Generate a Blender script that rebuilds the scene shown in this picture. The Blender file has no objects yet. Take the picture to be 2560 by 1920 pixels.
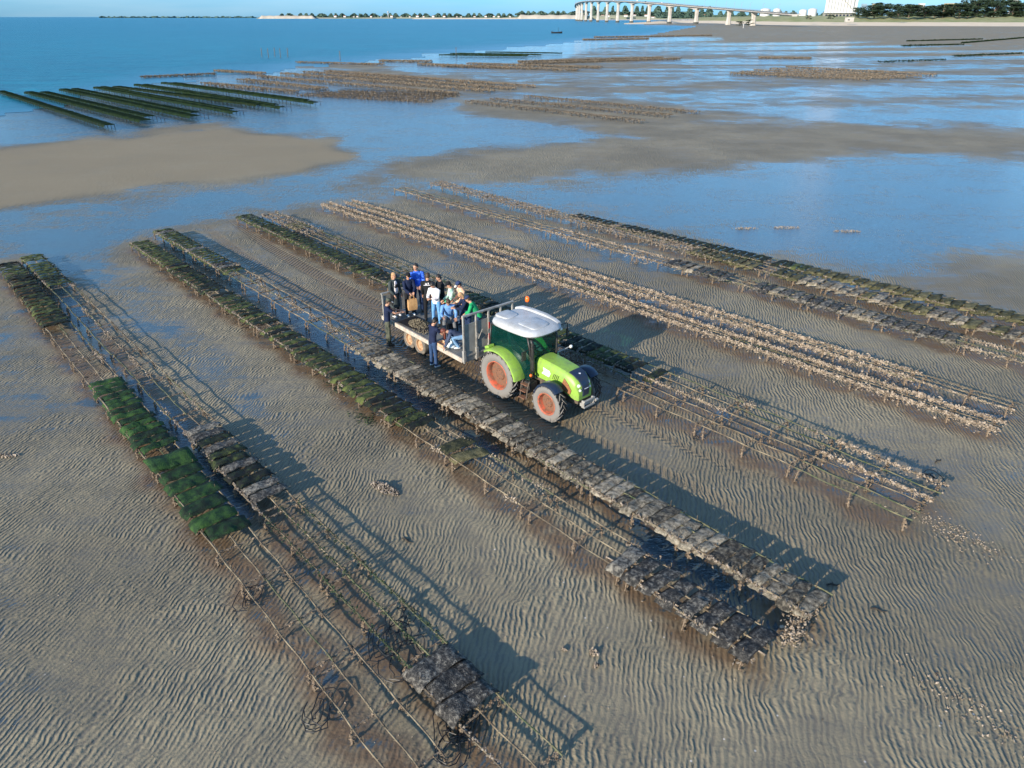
import bpy, bmesh, math, random
import numpy as np
from mathutils import Vector, Matrix, Euler
R = math.radians
random.seed(7)
rng = np.random.default_rng(7)
scene = bpy.context.scene
C = scene.collection

# ------------------------------------------------------------------ camera, sky, sun, exposure
CAM_H = 11.0
PITCH = 27.35
FPX = 1775.0                       # focal length in pixels of the 2560 wide photograph
cam_d = bpy.data.cameras.new('camera'); cam = bpy.data.objects.new('camera', cam_d); C.objects.link(cam)
cam.location = (0, 0, CAM_H); cam.rotation_euler = (R(90 - PITCH), 0, 0)
cam_d.sensor_width = 36.0; cam_d.lens = 36.0 * FPX / 2560.0
cam_d.clip_start = 0.1; cam_d.clip_end = 60000
scene.camera = cam

SUN_EL = 19.0
SUN_DIR = Vector((-0.64, -0.77, 0)).normalized()      # horizontal direction towards the sun
world = bpy.data.worlds.new('World'); scene.world = world; world.use_nodes = True
wn = world.node_tree; wn.nodes.clear()
wo = wn.nodes.new('ShaderNodeOutputWorld'); bg = wn.nodes.new('ShaderNodeBackground')
sky = wn.nodes.new('ShaderNodeTexSky'); sky.sky_type = 'NISHITA'; sky.sun_disc = False
sky.sun_elevation = R(SUN_EL); sky.sun_rotation = math.atan2(SUN_DIR.x, SUN_DIR.y) % (2 * math.pi)
sky.altitude = 0; sky.air_density = 1.0; sky.dust_density = 0.3; sky.ozone_density = 1.5
tint = wn.nodes.new('ShaderNodeMix'); tint.data_type = 'RGBA'; tint.blend_type = 'MULTIPLY'
tint.inputs[0].default_value = 1.0
tz = wn.nodes.new('ShaderNodeTexCoord'); sz = wn.nodes.new('ShaderNodeSeparateXYZ'); wn.links.new(tz.outputs['Generated'], sz.inputs[0])
tr = wn.nodes.new('ShaderNodeValToRGB'); wn.links.new(sz.outputs[2], tr.inputs[0]); wn.links.new(tr.outputs[0], tint.inputs[7])
tr.color_ramp.elements[0].position = 0.0; tr.color_ramp.elements[0].color = (0.19, 0.50, 1.20, 1)
tr.color_ramp.elements[1].position = 0.45; tr.color_ramp.elements[1].color = (0.58, 0.94, 1.22, 1)
e_ = tr.color_ramp.elements.new(0.12); e_.color = (0.38, 0.73, 1.14, 1)
wn.links.new(sky.outputs[0], tint.inputs[6])
# thin high cloud
tc = wn.nodes.new('ShaderNodeTexCoord'); mp = wn.nodes.new('ShaderNodeMapping')
mp.inputs['Scale'].default_value = (1.5, 1.5, 14)
cn = wn.nodes.new('ShaderNodeTexNoise'); cn.inputs['Scale'].default_value = 2.2; cn.inputs['Detail'].default_value = 5
cr = wn.nodes.new('ShaderNodeMapRange'); cr.inputs[1].default_value = 0.42; cr.inputs[2].default_value = 0.72; cr.inputs[4].default_value = 0.32
wn.links.new(tc.outputs['Generated'], mp.inputs[0]); wn.links.new(mp.outputs[0], cn.inputs[0]); wn.links.new(cn.outputs[0], cr.inputs[0])
cm = wn.nodes.new('ShaderNodeMix'); cm.data_type = 'RGBA'
cm.inputs[7].default_value = (3.6, 4.5, 5.0, 1)
wn.links.new(cr.outputs[0], cm.inputs[0]); wn.links.new(tint.outputs[2], cm.inputs[6])
wn.links.new(cm.outputs[2], bg.inputs[0]); bg.inputs[1].default_value = 0.12
wn.links.new(bg.outputs[0], wo.inputs[0])

sd = bpy.data.lights.new('sun', 'SUN'); sd.energy = 4.4; sd.angle = R(0.55); sd.color = (1.0, 0.88, 0.72)
sun = bpy.data.objects.new('sun', sd); C.objects.link(sun)
sv = -(SUN_DIR * math.cos(R(SUN_EL)) + Vector((0, 0, math.sin(R(SUN_EL)))))
sun.rotation_euler = sv.to_track_quat('-Z', 'Y').to_euler(); sun.location = (-20, -24, 20)

vs = scene.view_settings
vs.view_transform = 'Standard'; vs.look = 'None'; vs.exposure = 0.78; vs.gamma = 1.0; vs.use_curve_mapping = False
scene.render.engine = 'CYCLES'
scene.render.resolution_x = 1024; scene.render.resolution_y = 768

# ------------------------------------------------------------------ measuring helpers
_ct, _st = math.cos(R(PITCH)), math.sin(R(PITCH))
def G(x, y, z=0.0):
    """world point at height z seen at photograph pixel (x, y)"""
    u = (x - 1280) / FPX; v = (960 - y) / FPX
    d = (u, _ct + v * _st, -_st + v * _ct); t = (z - CAM_H) / d[2]
    return Vector((d[0] * t, d[1] * t, z))
KD = 1.1573
def D(x, y, z=0.0): return G(x * KD, y * KD, z)
def ray(x, y, Y):
    """world point at ground distance Y seen at photograph pixel (x, y)"""
    u = (x - 1280) / FPX; v = (960 - y) / FPX
    t = Y / (_ct + v * _st)
    return Vector((u * t, Y, CAM_H + (-_st + v * _ct) * t))
def to_px(X, Y, Z=0.0):
    a = Y * _ct - (Z - CAM_H) * _st; b = Y * _st + (Z - CAM_H) * _ct
    a = np.where(np.abs(a) < 1e-3, 1e-3, a)
    return (1280 + FPX * X / a) / KD, (960 - FPX * b / a) / KD, a

# ------------------------------------------------------------------ object helpers
def tag(o, label=None, cat=None, group=None, kind=None):
    if label: o['label'] = label
    if cat: o['category'] = cat
    if group: o['group'] = group
    if kind: o['kind'] = kind
    return o
def empty(name, loc=(0, 0, 0), rz=0.0, label=None, cat=None, group=None):
    o = bpy.data.objects.new(name, None); C.objects.link(o); o.empty_display_size = 0.2
    o.location = loc; o.rotation_euler = (0, 0, rz)
    return tag(o, label, cat, group)
def link(name, me, parent=None, loc=None, rot=None):
    o = bpy.data.objects.new(name, me); C.objects.link(o)
    if parent is not None: o.parent = parent
    if loc is not None: o.location = loc
    if rot is not None: o.rotation_euler = rot
    return o
ORD = ['', 'first', 'second', 'third', 'fourth', 'fifth', 'sixth', 'seventh', 'eighth', 'ninth', 'tenth', 'eleventh', 'twelfth',
       'thirteenth', 'fourteenth', 'fifteenth', 'sixteenth', 'seventeenth', 'eighteenth', 'nineteenth']
TENS = {2: ('twentieth', 'twenty'), 3: ('thirtieth', 'thirty'), 4: ('fortieth', 'forty'), 5: ('fiftieth', 'fifty'), 6: ('sixtieth', 'sixty'),
        7: ('seventieth', 'seventy'), 8: ('eightieth', 'eighty'), 9: ('ninetieth', 'ninety')}
def ordinal(n):
    if n < 20: return ORD[n]
    a, b = divmod(n, 10)
    return TENS[a][0] if b == 0 else TENS[a][1] + '-' + ORD[b]

class MB:
    def __init__(s): s.v = []; s.f = []; s.m = []; s.mi = 0
    def add(s, vs, fs):
        n = len(s.v); s.v += [tuple(p) for p in vs]; s.f += [tuple(i + n for i in f) for f in fs]; s.m += [s.mi] * len(fs)
        return s
    def box(s, c, sz, rot=None):
        hx, hy, hz = sz[0] / 2, sz[1] / 2, sz[2] / 2
        p = [Vector((x, y, z)) for x in (-hx, hx) for y in (-hy, hy) for z in (-hz, hz)]
        if rot is not None:
            m = Euler(rot).to_matrix(); p = [m @ q for q in p]
        c = Vector(c)
        return s.add([q + c for q in p], [(0, 1, 3, 2), (4, 6, 7, 5), (0, 4, 5, 1), (2, 3, 7, 6), (0, 2, 6, 4), (1, 5, 7, 3)])
    def rings(s, rs, caps=True, closed=False):
        n = len(rs[0]); base = []
        vs = [p for r in rs for p in r]; fs = []
        k = len(rs)
        for i in range(k if closed else k - 1):
            a = i * n; b = ((i + 1) % k) * n
            for j in range(n):
                fs.append((a + j, a + (j + 1) % n, b + (j + 1) % n, b + j))
        if caps and not closed:
            fs.append(tuple(range(n - 1, -1, -1))); fs.append(tuple(range((k - 1) * n, k * n)))
        return s.add(vs, fs)
    def tube(s, pts, r, n=6, caps=True):
        pts = [Vector(p) for p in pts]
        rr = r if isinstance(r, (list, tuple)) else [r] * len(pts)
        rs = []; up = None
        for i, p in enumerate(pts):
            a = pts[max(i - 1, 0)]; b = pts[min(i + 1, len(pts) - 1)]
            t = (b - a)
            if t.length < 1e-9: t = Vector((0, 0, 1))
            t.normalize()
            if up is None:
                up = Vector((0, 0, 1)) if abs(t.z) < 0.9 else Vector((1, 0, 0))
            x = t.cross(up)
            if x.length < 1e-4: x = t.cross(Vector((0.3, 1, 0.2)))
            x.normalize(); y = x.cross(t).normalized(); up = y
            rs.append([p + (x * math.cos(k * 2 * math.pi / n) + y * math.sin(k * 2 * math.pi / n)) * rr[i] for k in range(n)])
        return s.rings(rs, caps)
    def lathe(s, prof, n=24, axis='y', c=(0, 0, 0), caps=False):
        """prof: list of (radius, along)"""
        rs = []
        c = Vector(c)
        for r, a in prof:
            ring = []
            for k in range(n):
                t = 2 * math.pi * k / n; u, w = r * math.cos(t), r * math.sin(t)
                ring.append(c + (Vector((u, a, w)) if axis == 'y' else Vector((u, w, a)) if axis == 'z' else Vector((a, u, w))))
            rs.append(ring)
        return s.rings(rs, caps)
    def prism(s, poly, a0, a1, axis='y'):
        """poly in the plane across the axis"""
        def P(p, a): return (p[0], a, p[1]) if axis == 'y' else (p[0], p[1], a) if axis == 'z' else (a, p[0], p[1])
        n = len(poly)
        return s.add([P(p, a0) for p in poly] + [P(p, a1) for p in poly],
                     [tuple(range(n)), tuple(range(2 * n - 1, n - 1, -1))] + [(i, i + n, (i + 1) % n + n, (i + 1) % n) for i in range(n)])
    def ell(s, c, r, n=10, m=7, rot=None):
        c = Vector(c); rs = []
        M = Euler(rot).to_matrix() if rot is not None else Matrix.Identity(3)
        for i in range(m + 1):
            ph = -math.pi / 2 + math.pi * (0.04 + 0.92 * i / m); cz, cr_ = math.sin(ph), math.cos(ph)
            rs.append([c + M @ Vector((r[0] * cr_ * math.cos(2 * math.pi * k / n), r[1] * cr_ * math.sin(2 * math.pi * k / n), r[2] * cz)) for k in range(n)])
        return s.rings(rs, True)
    def shell(s, c, sz):
        """one rough oyster: a squashed jittered octahedron, 8 triangles"""
        a = random.uniform(0, 6.28); b = random.uniform(-1.2, 1.2)
        M = Euler((b, random.uniform(-1.2, 1.2), a)).to_matrix(); c = Vector(c)
        j = lambda: random.uniform(0.6, 1.3)
        p = [Vector((sz * j(), 0, 0)), Vector((0, sz * 0.65 * j(), 0)), Vector((-sz * 0.7 * j(), 0, 0)), Vector((0, -sz * 0.65 * j(), 0)), Vector((0, 0, sz * 0.35 * j())), Vector((0, 0, -sz * 0.35))]
        return s.add([c + M @ q for q in p], [(0, 1, 4), (1, 2, 4), (2, 3, 4), (3, 0, 4), (1, 0, 5), (2, 1, 5), (3, 2, 5), (0, 3, 5)])
    def mesh(s, name, mats, smooth=False):
        me = bpy.data.meshes.new(name); me.from_pydata(s.v, [], s.f)
        for m in (mats if isinstance(mats, (list, tuple)) else [mats]): me.materials.append(m)
        if any(s.m): me.polygons.foreach_set('material_index', s.m)
        if smooth: me.polygons.foreach_set('use_smooth', [True] * len(me.polygons))
        me.update()
        return me
    def build(s, name, mats, parent=None, smooth=False, bevel=0.0, auto=None):
        me = s.mesh(name, mats, smooth)
        if auto is not None or not smooth:
            bm = bmesh.new(); bm.from_mesh(me); bmesh.ops.recalc_face_normals(bm, faces=bm.faces[:])
            if auto is not None:
                for f in bm.faces: f.smooth = True
                for e in bm.edges:
                    if len(e.link_faces) == 2 and e.calc_face_angle(0) > R(auto): e.smooth = False
            bm.to_mesh(me); bm.free()
        o = link(name, me, parent)
        if bevel > 0:
            b = o.modifiers.new('bevel', 'BEVEL'); b.width = bevel; b.segments = 2; b.limit_method = 'ANGLE'; b.angle_limit = R(35)
        return o

# ------------------------------------------------------------------ materials
def mat_base(name):
    m = bpy.data.materials.new(name); m.use_nodes = True; nt = m.node_tree
    return m, nt, nt.nodes['Principled BSDF']
def simple(name, col, rough=0.6, metal=0.0, spec=0.5, var=0.0, col2=None, scale=8.0, bump=0.0, bscale=None, lo=0.4, hi=0.65, rand=0.0, detail=6.0):
    m, nt, b = mat_base(name)
    N = nt.nodes; L = nt.links
    b.inputs['Roughness'].default_value = rough; b.inputs['Metallic'].default_value = metal
    b.inputs['Specular IOR Level'].default_value = spec
    t = N.new('ShaderNodeTexCoord')
    src = None
    if col2 is not None or var > 0:
        n = N.new('ShaderNodeTexNoise'); n.inputs['Scale'].default_value = scale; n.inputs['Detail'].default_value = detail
        n.inputs['Roughness'].default_value = 0.65
        L.new(t.outputs['Object'], n.inputs['Vector'])
        r = N.new('ShaderNodeMapRange'); r.inputs[1].default_value = lo; r.inputs[2].default_value = hi; L.new(n.outputs[0], r.inputs[0])
        mx = N.new('ShaderNodeMix'); mx.data_type = 'RGBA'; L.new(r.outputs[0], mx.inputs[0])
        mx.inputs[6].default_value = (*col, 1)
        mx.inputs[7].default_value = (*(col2 if col2 is not None else [c * (1 - var) for c in col]), 1)
        src = mx.outputs[2]
        if rand > 0:
            oi = N.new('ShaderNodeObjectInfo'); h = N.new('ShaderNodeHueSaturation')
            mr = N.new('ShaderNodeMapRange'); mr.inputs[3].default_value = 1 - rand; mr.inputs[4].default_value = 1 + rand
            L.new(oi.outputs['Random'], mr.inputs[0]); L.new(mr.outputs[0], h.inputs['Value']); L.new(src, h.inputs['Color']); src = h.outputs[0]
        L.new(src, b.inputs['Base Color'])
    else:
        b.inputs['Base Color'].default_value = (*col, 1)
    if bump > 0:
        n2 = N.new('ShaderNodeTexNoise'); n2.inputs['Scale'].default_value = bscale or scale * 2; n2.inputs['Detail'].default_value = 4
        L.new(t.outputs['Object'], n2.inputs['Vector'])
        bp = N.new('ShaderNodeBump'); bp.inputs['Strength'].default_value = 1.0; bp.inputs['Distance'].default_value = bump
        L.new(n2.outputs[0], bp.inputs['Height']); L.new(bp.outputs[0], b.inputs['Normal'])
    return m
M = {}
M['rust'] = simple('rusty_rebar', (0.085, 0.062, 0.040), 0.85, col2=(0.27, 0.22, 0.14), scale=3.2, bump=0.006, bscale=60, rand=0.25)
M['rust_green'] = simple('weedy_rebar', (0.035, 0.060, 0.022), 0.85, col2=(0.20, 0.17, 0.10), scale=2.4, bump=0.006, bscale=60, rand=0.2)
M['leg'] = simple('crusted_legs', (0.12, 0.085, 0.055), 0.9, col2=(0.30, 0.23, 0.16), scale=12, bump=0.01, bscale=50)
M['shell'] = simple('oyster_shell', (0.095, 0.074, 0.055), 0.88, spec=.2, col2=(0.44, 0.36, 0.275), scale=6, lo=0.38, hi=0.62, bump=0.004, bscale=90)
M['shell_dark'] = simple('dark_oyster_shell', (0.10, 0.08, 0.06), 0.75, col2=(0.42, 0.35, 0.28), scale=14, lo=0.42, hi=0.68)
M['shell_far'] = simple('brown_oyster_shell', (0.030, 0.024, 0.018), 0.85, spec=.1, col2=(0.30, 0.245, 0.18), scale=5, lo=0.35, hi=0.65)
M['weed'] = simple('green_weed', (0.010, 0.022, 0.009), 0.8, col2=(0.028, 0.055, 0.016), scale=7)
M['weed_far'] = simple('dark_green_weed', (0.006, 0.014, 0.007), 0.9, spec=.05, col2=(0.020, 0.036, 0.012), scale=2)
M['leg_far'] = simple('shade_dark_legs', (0.020, 0.015, 0.011), .9, spec=.1)  # near-black: the shade under the far rows is put into legs and rails
M['black'] = simple('black_rubber', (0.012, 0.012, 0.014), 0.5, var=0.3)
def bag_mat(name, base, mid, hi_, blo, bhi, scale=5.0, mesh=True):
    m, nt, b = mat_base(name); N = nt.nodes; L = nt.links
    t = N.new('ShaderNodeTexCoord'); oi = N.new('ShaderNodeObjectInfo')
    ad = N.new('ShaderNodeVectorMath'); ad.operation = 'ADD'
    sc = N.new('ShaderNodeVectorMath'); sc.operation = 'SCALE'; sc.inputs['Scale'].default_value = 37.0
    cb = N.new('ShaderNodeCombineXYZ'); L.new(oi.outputs['Random'], cb.inputs[0]); L.new(oi.outputs['Random'], cb.inputs[1]); L.new(cb.outputs[0], sc.inputs[0])
    L.new(t.outputs['Object'], ad.inputs[0]); L.new(sc.outputs[0], ad.inputs[1])
    n = N.new('ShaderNodeTexNoise'); n.inputs['Scale'].default_value = scale; n.inputs['Detail'].default_value = 8; n.inputs['Roughness'].default_value = 0.7
    L.new(ad.outputs[0], n.inputs['Vector'])
    sh = N.new('ShaderNodeMapRange'); sh.inputs[3].default_value = -blo; sh.inputs[4].default_value = bhi; L.new(oi.outputs['Random'], sh.inputs[0])
    s2 = N.new('ShaderNodeMath'); s2.operation = 'ADD'; L.new(n.outputs[0], s2.inputs[0]); L.new(sh.outputs[0], s2.inputs[1])
    cr = N.new('ShaderNodeValToRGB'); e = cr.color_ramp.elements
    e[0].position = 0.36; e[0].color = (*base, 1); e[1].position = 0.66; e[1].color = (*hi_, 1)
    k = cr.color_ramp.elements.new(0.5); k.color = (*mid, 1)
    L.new(s2.outputs[0], cr.inputs[0]); L.new(cr.outputs[0], b.inputs['Base Color'])
    v = N.new('ShaderNodeTexVoronoi'); v.inputs['Scale'].default_value = 42; L.new(ad.outputs[0], v.inputs['Vector'])
    bp = N.new('ShaderNodeBump'); bp.inputs['Distance'].default_value = 0.014; bp.inputs['Strength'].default_value = 1
    m2 = N.new('ShaderNodeMath'); m2.operation = 'ADD'; L.new(v.outputs['Distance'], m2.inputs[0]); L.new(n.outputs[0], m2.inputs[1])
    L.new(m2.outputs[0], bp.inputs['Height']); L.new(bp.outputs[0], b.inputs['Normal'])
    b.inputs['Roughness'].default_value = 0.75; b.inputs['Specular IOR Level'].default_value = 0.25
    return m
M['bag_moss'] = bag_mat('mossy_bag', (0.008, 0.009, 0.008), (0.020, 0.030, 0.012), (0.095, 0.115, 0.030), 0.14, 0.09)
M['bag_green'] = bag_mat('green_bag', (0.007, 0.014, 0.007), (0.014, 0.042, 0.012), (0.040, 0.095, 0.018), 0.09, 0.10)
M['bag_grey'] = bag_mat('grey_bag', (0.030, 0.027, 0.022), (0.15, 0.132, 0.10), (0.36, 0.315, 0.24), 0.10, 0.09, 9.0)
M['bag_dark'] = bag_mat('dark_bag', (0.012, 0.012, 0.012), (0.05, 0.048, 0.045), (0.26, 0.24, 0.20), 0.06, 0.08, 11.0)
M['bag_olive'] = bag_mat('olive_bag', (0.018, 0.022, 0.011), (0.065, 0.062, 0.028), (0.17, 0.15, 0.075), 0.08, 0.10, 5.0)
# ------------------------------------------------------------------ rows of oyster trestles: end points measured on the photograph at table height
TH = 0.40
ZS = {1: .84, 2: .78, 3: .95, 4: 1.06, 5: 1.0, 6: .92, 7: .80, 8: .80, 9: .82, 10: .80, 11: .80}
ROWS = {   # near rows, ordered from the left: (far end, near end) as displayed pixels
 1: ((15, 565), (915, 1659)), 2: ((65, 548), (1170, 1659)), 3: ((300, 521), (1655, 1398)), 4: ((350, 497), (1772, 1312)),
 5: ((525, 465), (1985, 1105)), 6: ((580, 460), (2032, 1062)), 7: ((702, 437), (2165, 915)), 8: ((752, 432), (2200, 875)),
 9: ((862, 404), (2300, 792)), 10: ((940, 391), (2300, 745)), 11: ((1240, 462), (2300, 705)),
}
def row_axis(k):
    a, b = D(*ROWS[k][0], TH), D(*ROWS[k][1], TH)
    return a, b, (b - a).length, (b - a).normalized()

# ------------------------------------------------------------------ the ground: one sheet out to the horizon
def seg_dist(px, py, poly):
    d = np.full(px.shape, 1e9); inside = np.zeros(px.shape, bool); n = len(poly)
    for i in range(n):
        x0, y0 = poly[i]; x1, y1 = poly[(i + 1) % n]
        dx, dy = x1 - x0, y1 - y0; L2 = dx * dx + dy * dy + 1e-9
        t = np.clip(((px - x0) * dx + (py - y0) * dy) / L2, 0, 1)
        d = np.minimum(d, np.hypot(px - x0 - t * dx, py - y0 - t * dy))
        c = ((y0 > py) != (y1 > py)) & (px < dx * (py - y0) / (dy if abs(dy) > 1e-9 else 1e-9) + x0)
        inside ^= c
    return np.where(inside, d, -d)
def polymask(px, py, poly, soft):
    s = np.clip(seg_dist(px, py, poly) / soft * 0.5 + 0.5, 0, 1)
    return s * s * (3 - 2 * s)
# tide water lying on the flats, plus one wet patch standing in for shade, outlined in photograph coordinates and laid on the ground: (outline, level, softness)
WET = [
 ([(-900, 100), (560, 120), (900, 205), (1000, 222), (1010, 245), (1400, 288), (1370, 302), (1100, 322), (900, 345), (780, 325), (700, 296), (480, 264), (300, 283), (0, 325), (-900, 420)], 0.95, 26),
 ([(-600, 500), (0, 452), (300, 425), (560, 390), (700, 362), (800, 330), (860, 345), (800, 372), (720, 395), (870, 402), (720, 432), (560, 456), (500, 470), (330, 500), (260, 540), (200, 620), (60, 545), (-600, 640)], 0.86, 30),
 ([(860, 388), (960, 378), (1150, 392), (1450, 368), (1700, 345), (1900, 328), (2300, 338), (2600, 340), (2600, 540), (2100, 555), (1880, 600), (1650, 545), (1350, 470), (1150, 440)], 0.97, 46),
 ([(1080, 470), (1200, 480), (1420, 555), (1500, 585), (1380, 590), (1200, 540)], 0.50, 30),
 ([(860, 530), (980, 545), (1220, 610), (1300, 660), (1150, 640), (960, 590)], 0.44, 34),
 ([(540, 470), (680, 480), (800, 520), (640, 500)], 0.5, 20),
 ([(330, 490), (430, 505), (760, 690), (900, 800), (640, 680), (470, 590)], 0.50, 34),
 ([(60, 570), (130, 590), (250, 800), (480, 1020), (560, 1110), (530, 1150), (420, 1010), (290, 860), (180, 730)], 0.70, 18),
 ([(150, 570), (300, 600), (480, 760), (680, 1010), (560, 960), (380, 800), (250, 680)], 0.50, 40),
 ([(-300, 700), (40, 700), (200, 900), (120, 960), (-300, 900)], 0.36, 60),
 ([(600, 615), (780, 740), (960, 880), (900, 890), (740, 790), (600, 660)], 0.66, 12),
 ([(960, 960), (1040, 930), (1150, 1010), (1090, 1030)], 0.6, 14),
 ([(1380, 1130), (1560, 1240), (1720, 1380), (1690, 1410), (1540, 1290), (1340, 1160)], 0.50, 14),
 ([(-500, 1130), (10, 1150), (40, 1300), (62, 1500), (50, 1700), (-500, 1700)], 0.42, 46),  # shade along the lower left edge, put in as a wet patch
 ([(1480, 244), (1650, 234), (1900, 232), (2600, 218), (2600, 278), (1950, 280), (1680, 264)], 0.95, 20),
 ([(1000, 203), (1300, 205), (1700, 184), (2600, 178), (2600, 214), (1800, 216), (1560, 228), (1300, 216)], 0.78, 16),
 ([(950, 192), (1300, 181), (1580, 165), (1700, 170), (1350, 188)], 0.72, 8),
 ([(900, 170), (1050, 150), (1300, 152), (1580, 140), (1980, 138), (1700, 160), (1150, 178)], 0.62, 10),
 ([(1960, 164), (2600, 150), (2600, 166), (2000, 172)], 0.85, 6),
 ([(1600, 150), (2100, 140), (2300, 141), (2000, 152)], 0.7, 4),
 ([(1300, 132), (1700, 124), (2600, 118), (2600, 123), (1500, 138)], 0.7, 4),
 ([(1200, 120), (1600, 112), (2300, 108), (2600, 109), (1600, 119)], 0.7, 4),
 ([(1150, 110), (1500, 101), (2100, 98), (2000, 102), (1300, 114)], 0.68, 3.5),
 ([(1250, 101), (1500, 93), (1900, 90), (1850, 94), (1450, 101)], 0.68, 3.5),
 ([(900, 160), (780, 130), (1000, 100), (1300, 82), (1460, 78), (1560, 84), (1300, 100), (1200, 130), (1040, 150)], 1.0, 8),
]
DRY = [([(-600, 400), (0, 330), (150, 308), (300, 288), (480, 272), (600, 287), (720, 308), (775, 325), (740, 345), (640, 366), (500, 388), (300, 416), (100, 440), (-600, 520)], 12),
       ([(1000, 222), (1400, 240), (1560, 262), (2000, 282), (2600, 280), (2600, 330), (1900, 322), (1500, 355), (1100, 378), (900, 372), (820, 350), (1100, 330), (1400, 300)], 22)]
nA = 560
ang = np.radians(np.concatenate([np.linspace(-42, 42, nA), np.linspace(46, 314, 68)]))
rad = np.concatenate([np.linspace(2.5, 60, 330)[:-1], np.geomspace(60, 1400, 420)[:-1], np.geomspace(1400, 30000, 16)])
AA, RR = np.meshgrid(ang, rad)
GX = (np.sin(AA) * RR).ravel(); GY = (np.cos(AA) * RR).ravel()
front = GY > 1.0
pxx, pyy, dep = to_px(GX, np.maximum(GY, 1.0))
wob = lambda s, a: a * (np.sin(GX / s + 1.7) * np.sin(GY / s * 1.3 + GX / s * .4) + 0.5 * np.sin(GX / s * 2.9 + 4) * np.sin(GY / s * 2.3))
foot = np.clip((pyy - 38) * 0.035, 0.5, 9) * np.clip((pyy - 38) / 200, 0.10, 1)
wx = pxx + (wob(3.0, 1) + wob(9, 1)) * foot * 1.4; wy = pyy + (wob(4.1, 1) + wob(13, .8)) * foot
W = np.full(GX.shape, 0.12)
W += np.clip((60 - RR.ravel()) / 60, 0, 1) * -0.05
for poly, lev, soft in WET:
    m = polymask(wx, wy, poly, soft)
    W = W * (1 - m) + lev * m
TAN = np.zeros(GX.shape)
for poly, soft in DRY:
    m = polymask(wx, wy, poly, soft); W = W * (1 - m) + 0.02 * m
    TAN = np.maximum(TAN, m * (1.0 if poly[0][0] < 0 else 0.35))
TAN = np.maximum(TAN, 0.6 * polymask(wx, wy, [(1380, 60), (1700, 50), (2700, 50), (2700, 150), (1500, 100)], 8))
W[~front] = 0.15
# scour beside and below the trestles: brown wet sand and a low puddle
BR = np.zeros(GX.shape)
DIRR = None
for k in ROWS:
    a, b, L, u = row_axis(k); nrm = Vector((-u.y, u.x, 0))       # nrm points away from the camera
    if nrm.y < 0: nrm = -nrm
    sx = (GX - a.x) * u.x + (GY - a.y) * u.y; tx = (GX - a.x) * nrm.x + (GY - a.y) * nrm.y
    al = np.clip((sx + 0.8) / 1.0, 0, 1) * np.clip((L + 0.6 - sx) / 1.0, 0, 1)
    wv = 0.12 * np.sin(sx * 1.9 + k) + 0.10 * np.sin(sx * 4.3 + 2 * k)
    m = al * np.clip(1.15 - np.abs(tx + 0.30 + wv) / 0.58, 0, 1)
    BR = np.maximum(BR, np.clip(m * 1.3, 0, 1))
# ruts left by the tractor and trailer
ra, rb = D(1140, 860), D(560, 500); u = (rb - ra).normalized(); nrm = Vector((-u.y, u.x, 0))
T0 = G(1247, 990); T1 = G(1500, 1008)
TRK = np.zeros(GX.shape)
# tractor frame of reference (used by the ruts as well)
TR_ANG = R(-46.5)
TR_F = Vector((math.cos(TR_ANG), math.sin(TR_ANG), 0)); TR_L = Vector((-math.sin(TR_ANG), math.cos(TR_ANG), 0))
TR_O = Vector((0.22, 21.00, 0))
sx = (GX - TR_O.x) * TR_F.x + (GY - TR_O.y) * TR_F.y; tx = (GX - TR_O.x) * TR_L.x + (GY - TR_O.y) * TR_L.y
bend = np.where(sx < -7, (sx + 7) ** 2 * 0.004, 0)
for off in (-0.85, 0.85):
    TRK = np.maximum(TRK, np.clip(1.5 - np.abs(tx - off - bend) / 0.36, 0, 1) * np.clip((3.0 - sx) / 0.5, 0, 1) * np.clip((sx + 34) / 20, 0, 1))
for off in (-2.6, -1.1):      # an older pass running on past the machine towards the lower right
    TRK = np.maximum(TRK, 0.45 * np.clip(1.5 - np.abs(tx - off - 2.0 - (sx - 5) * 0.02) / 0.25, 0, 1) * np.clip((sx - 1) / 2, 0, 1) * np.clip((14 - sx) / 8, 0, 1))
n = len(ang); 
BR = np.maximum(BR, np.clip(1.6 - np.abs(tx - bend) / 1.25, 0, 1) * np.clip((2.6 - sx) / 1.5, 0, 1) * np.clip((sx + 16) / 12, 0, 1) * .85)
idx = np.arange(len(rad) * n).reshape(len(rad), n)
a = idx[:-1, :]; b = idx[1:, :]
q = np.stack([a, np.roll(a, -1, 1), np.roll(b, -1, 1), b], -1).reshape(-1, 4)
q = q[:, ::-1]
V = np.stack([GX, GY, np.zeros_like(GX)], 1)
ctr = len(V); V = np.vstack([V, [[0, 0, 0]]])
tris = [(ctr, int(idx[0, (j + 1) % n]), int(idx[0, j])) for j in range(n)]
me = bpy.data.meshes.new('sand_flat')
me.from_pydata(V.tolist(), [], [tuple(f) for f in q.tolist()] + tris)
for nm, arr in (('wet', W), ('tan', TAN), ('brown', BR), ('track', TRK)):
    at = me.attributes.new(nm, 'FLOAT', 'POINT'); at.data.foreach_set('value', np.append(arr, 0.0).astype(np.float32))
me.polygons.foreach_set('use_smooth', [True] * len(me.polygons))
sand_flat = link('sand_flat', me); tag(sand_flat, kind='structure')

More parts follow.
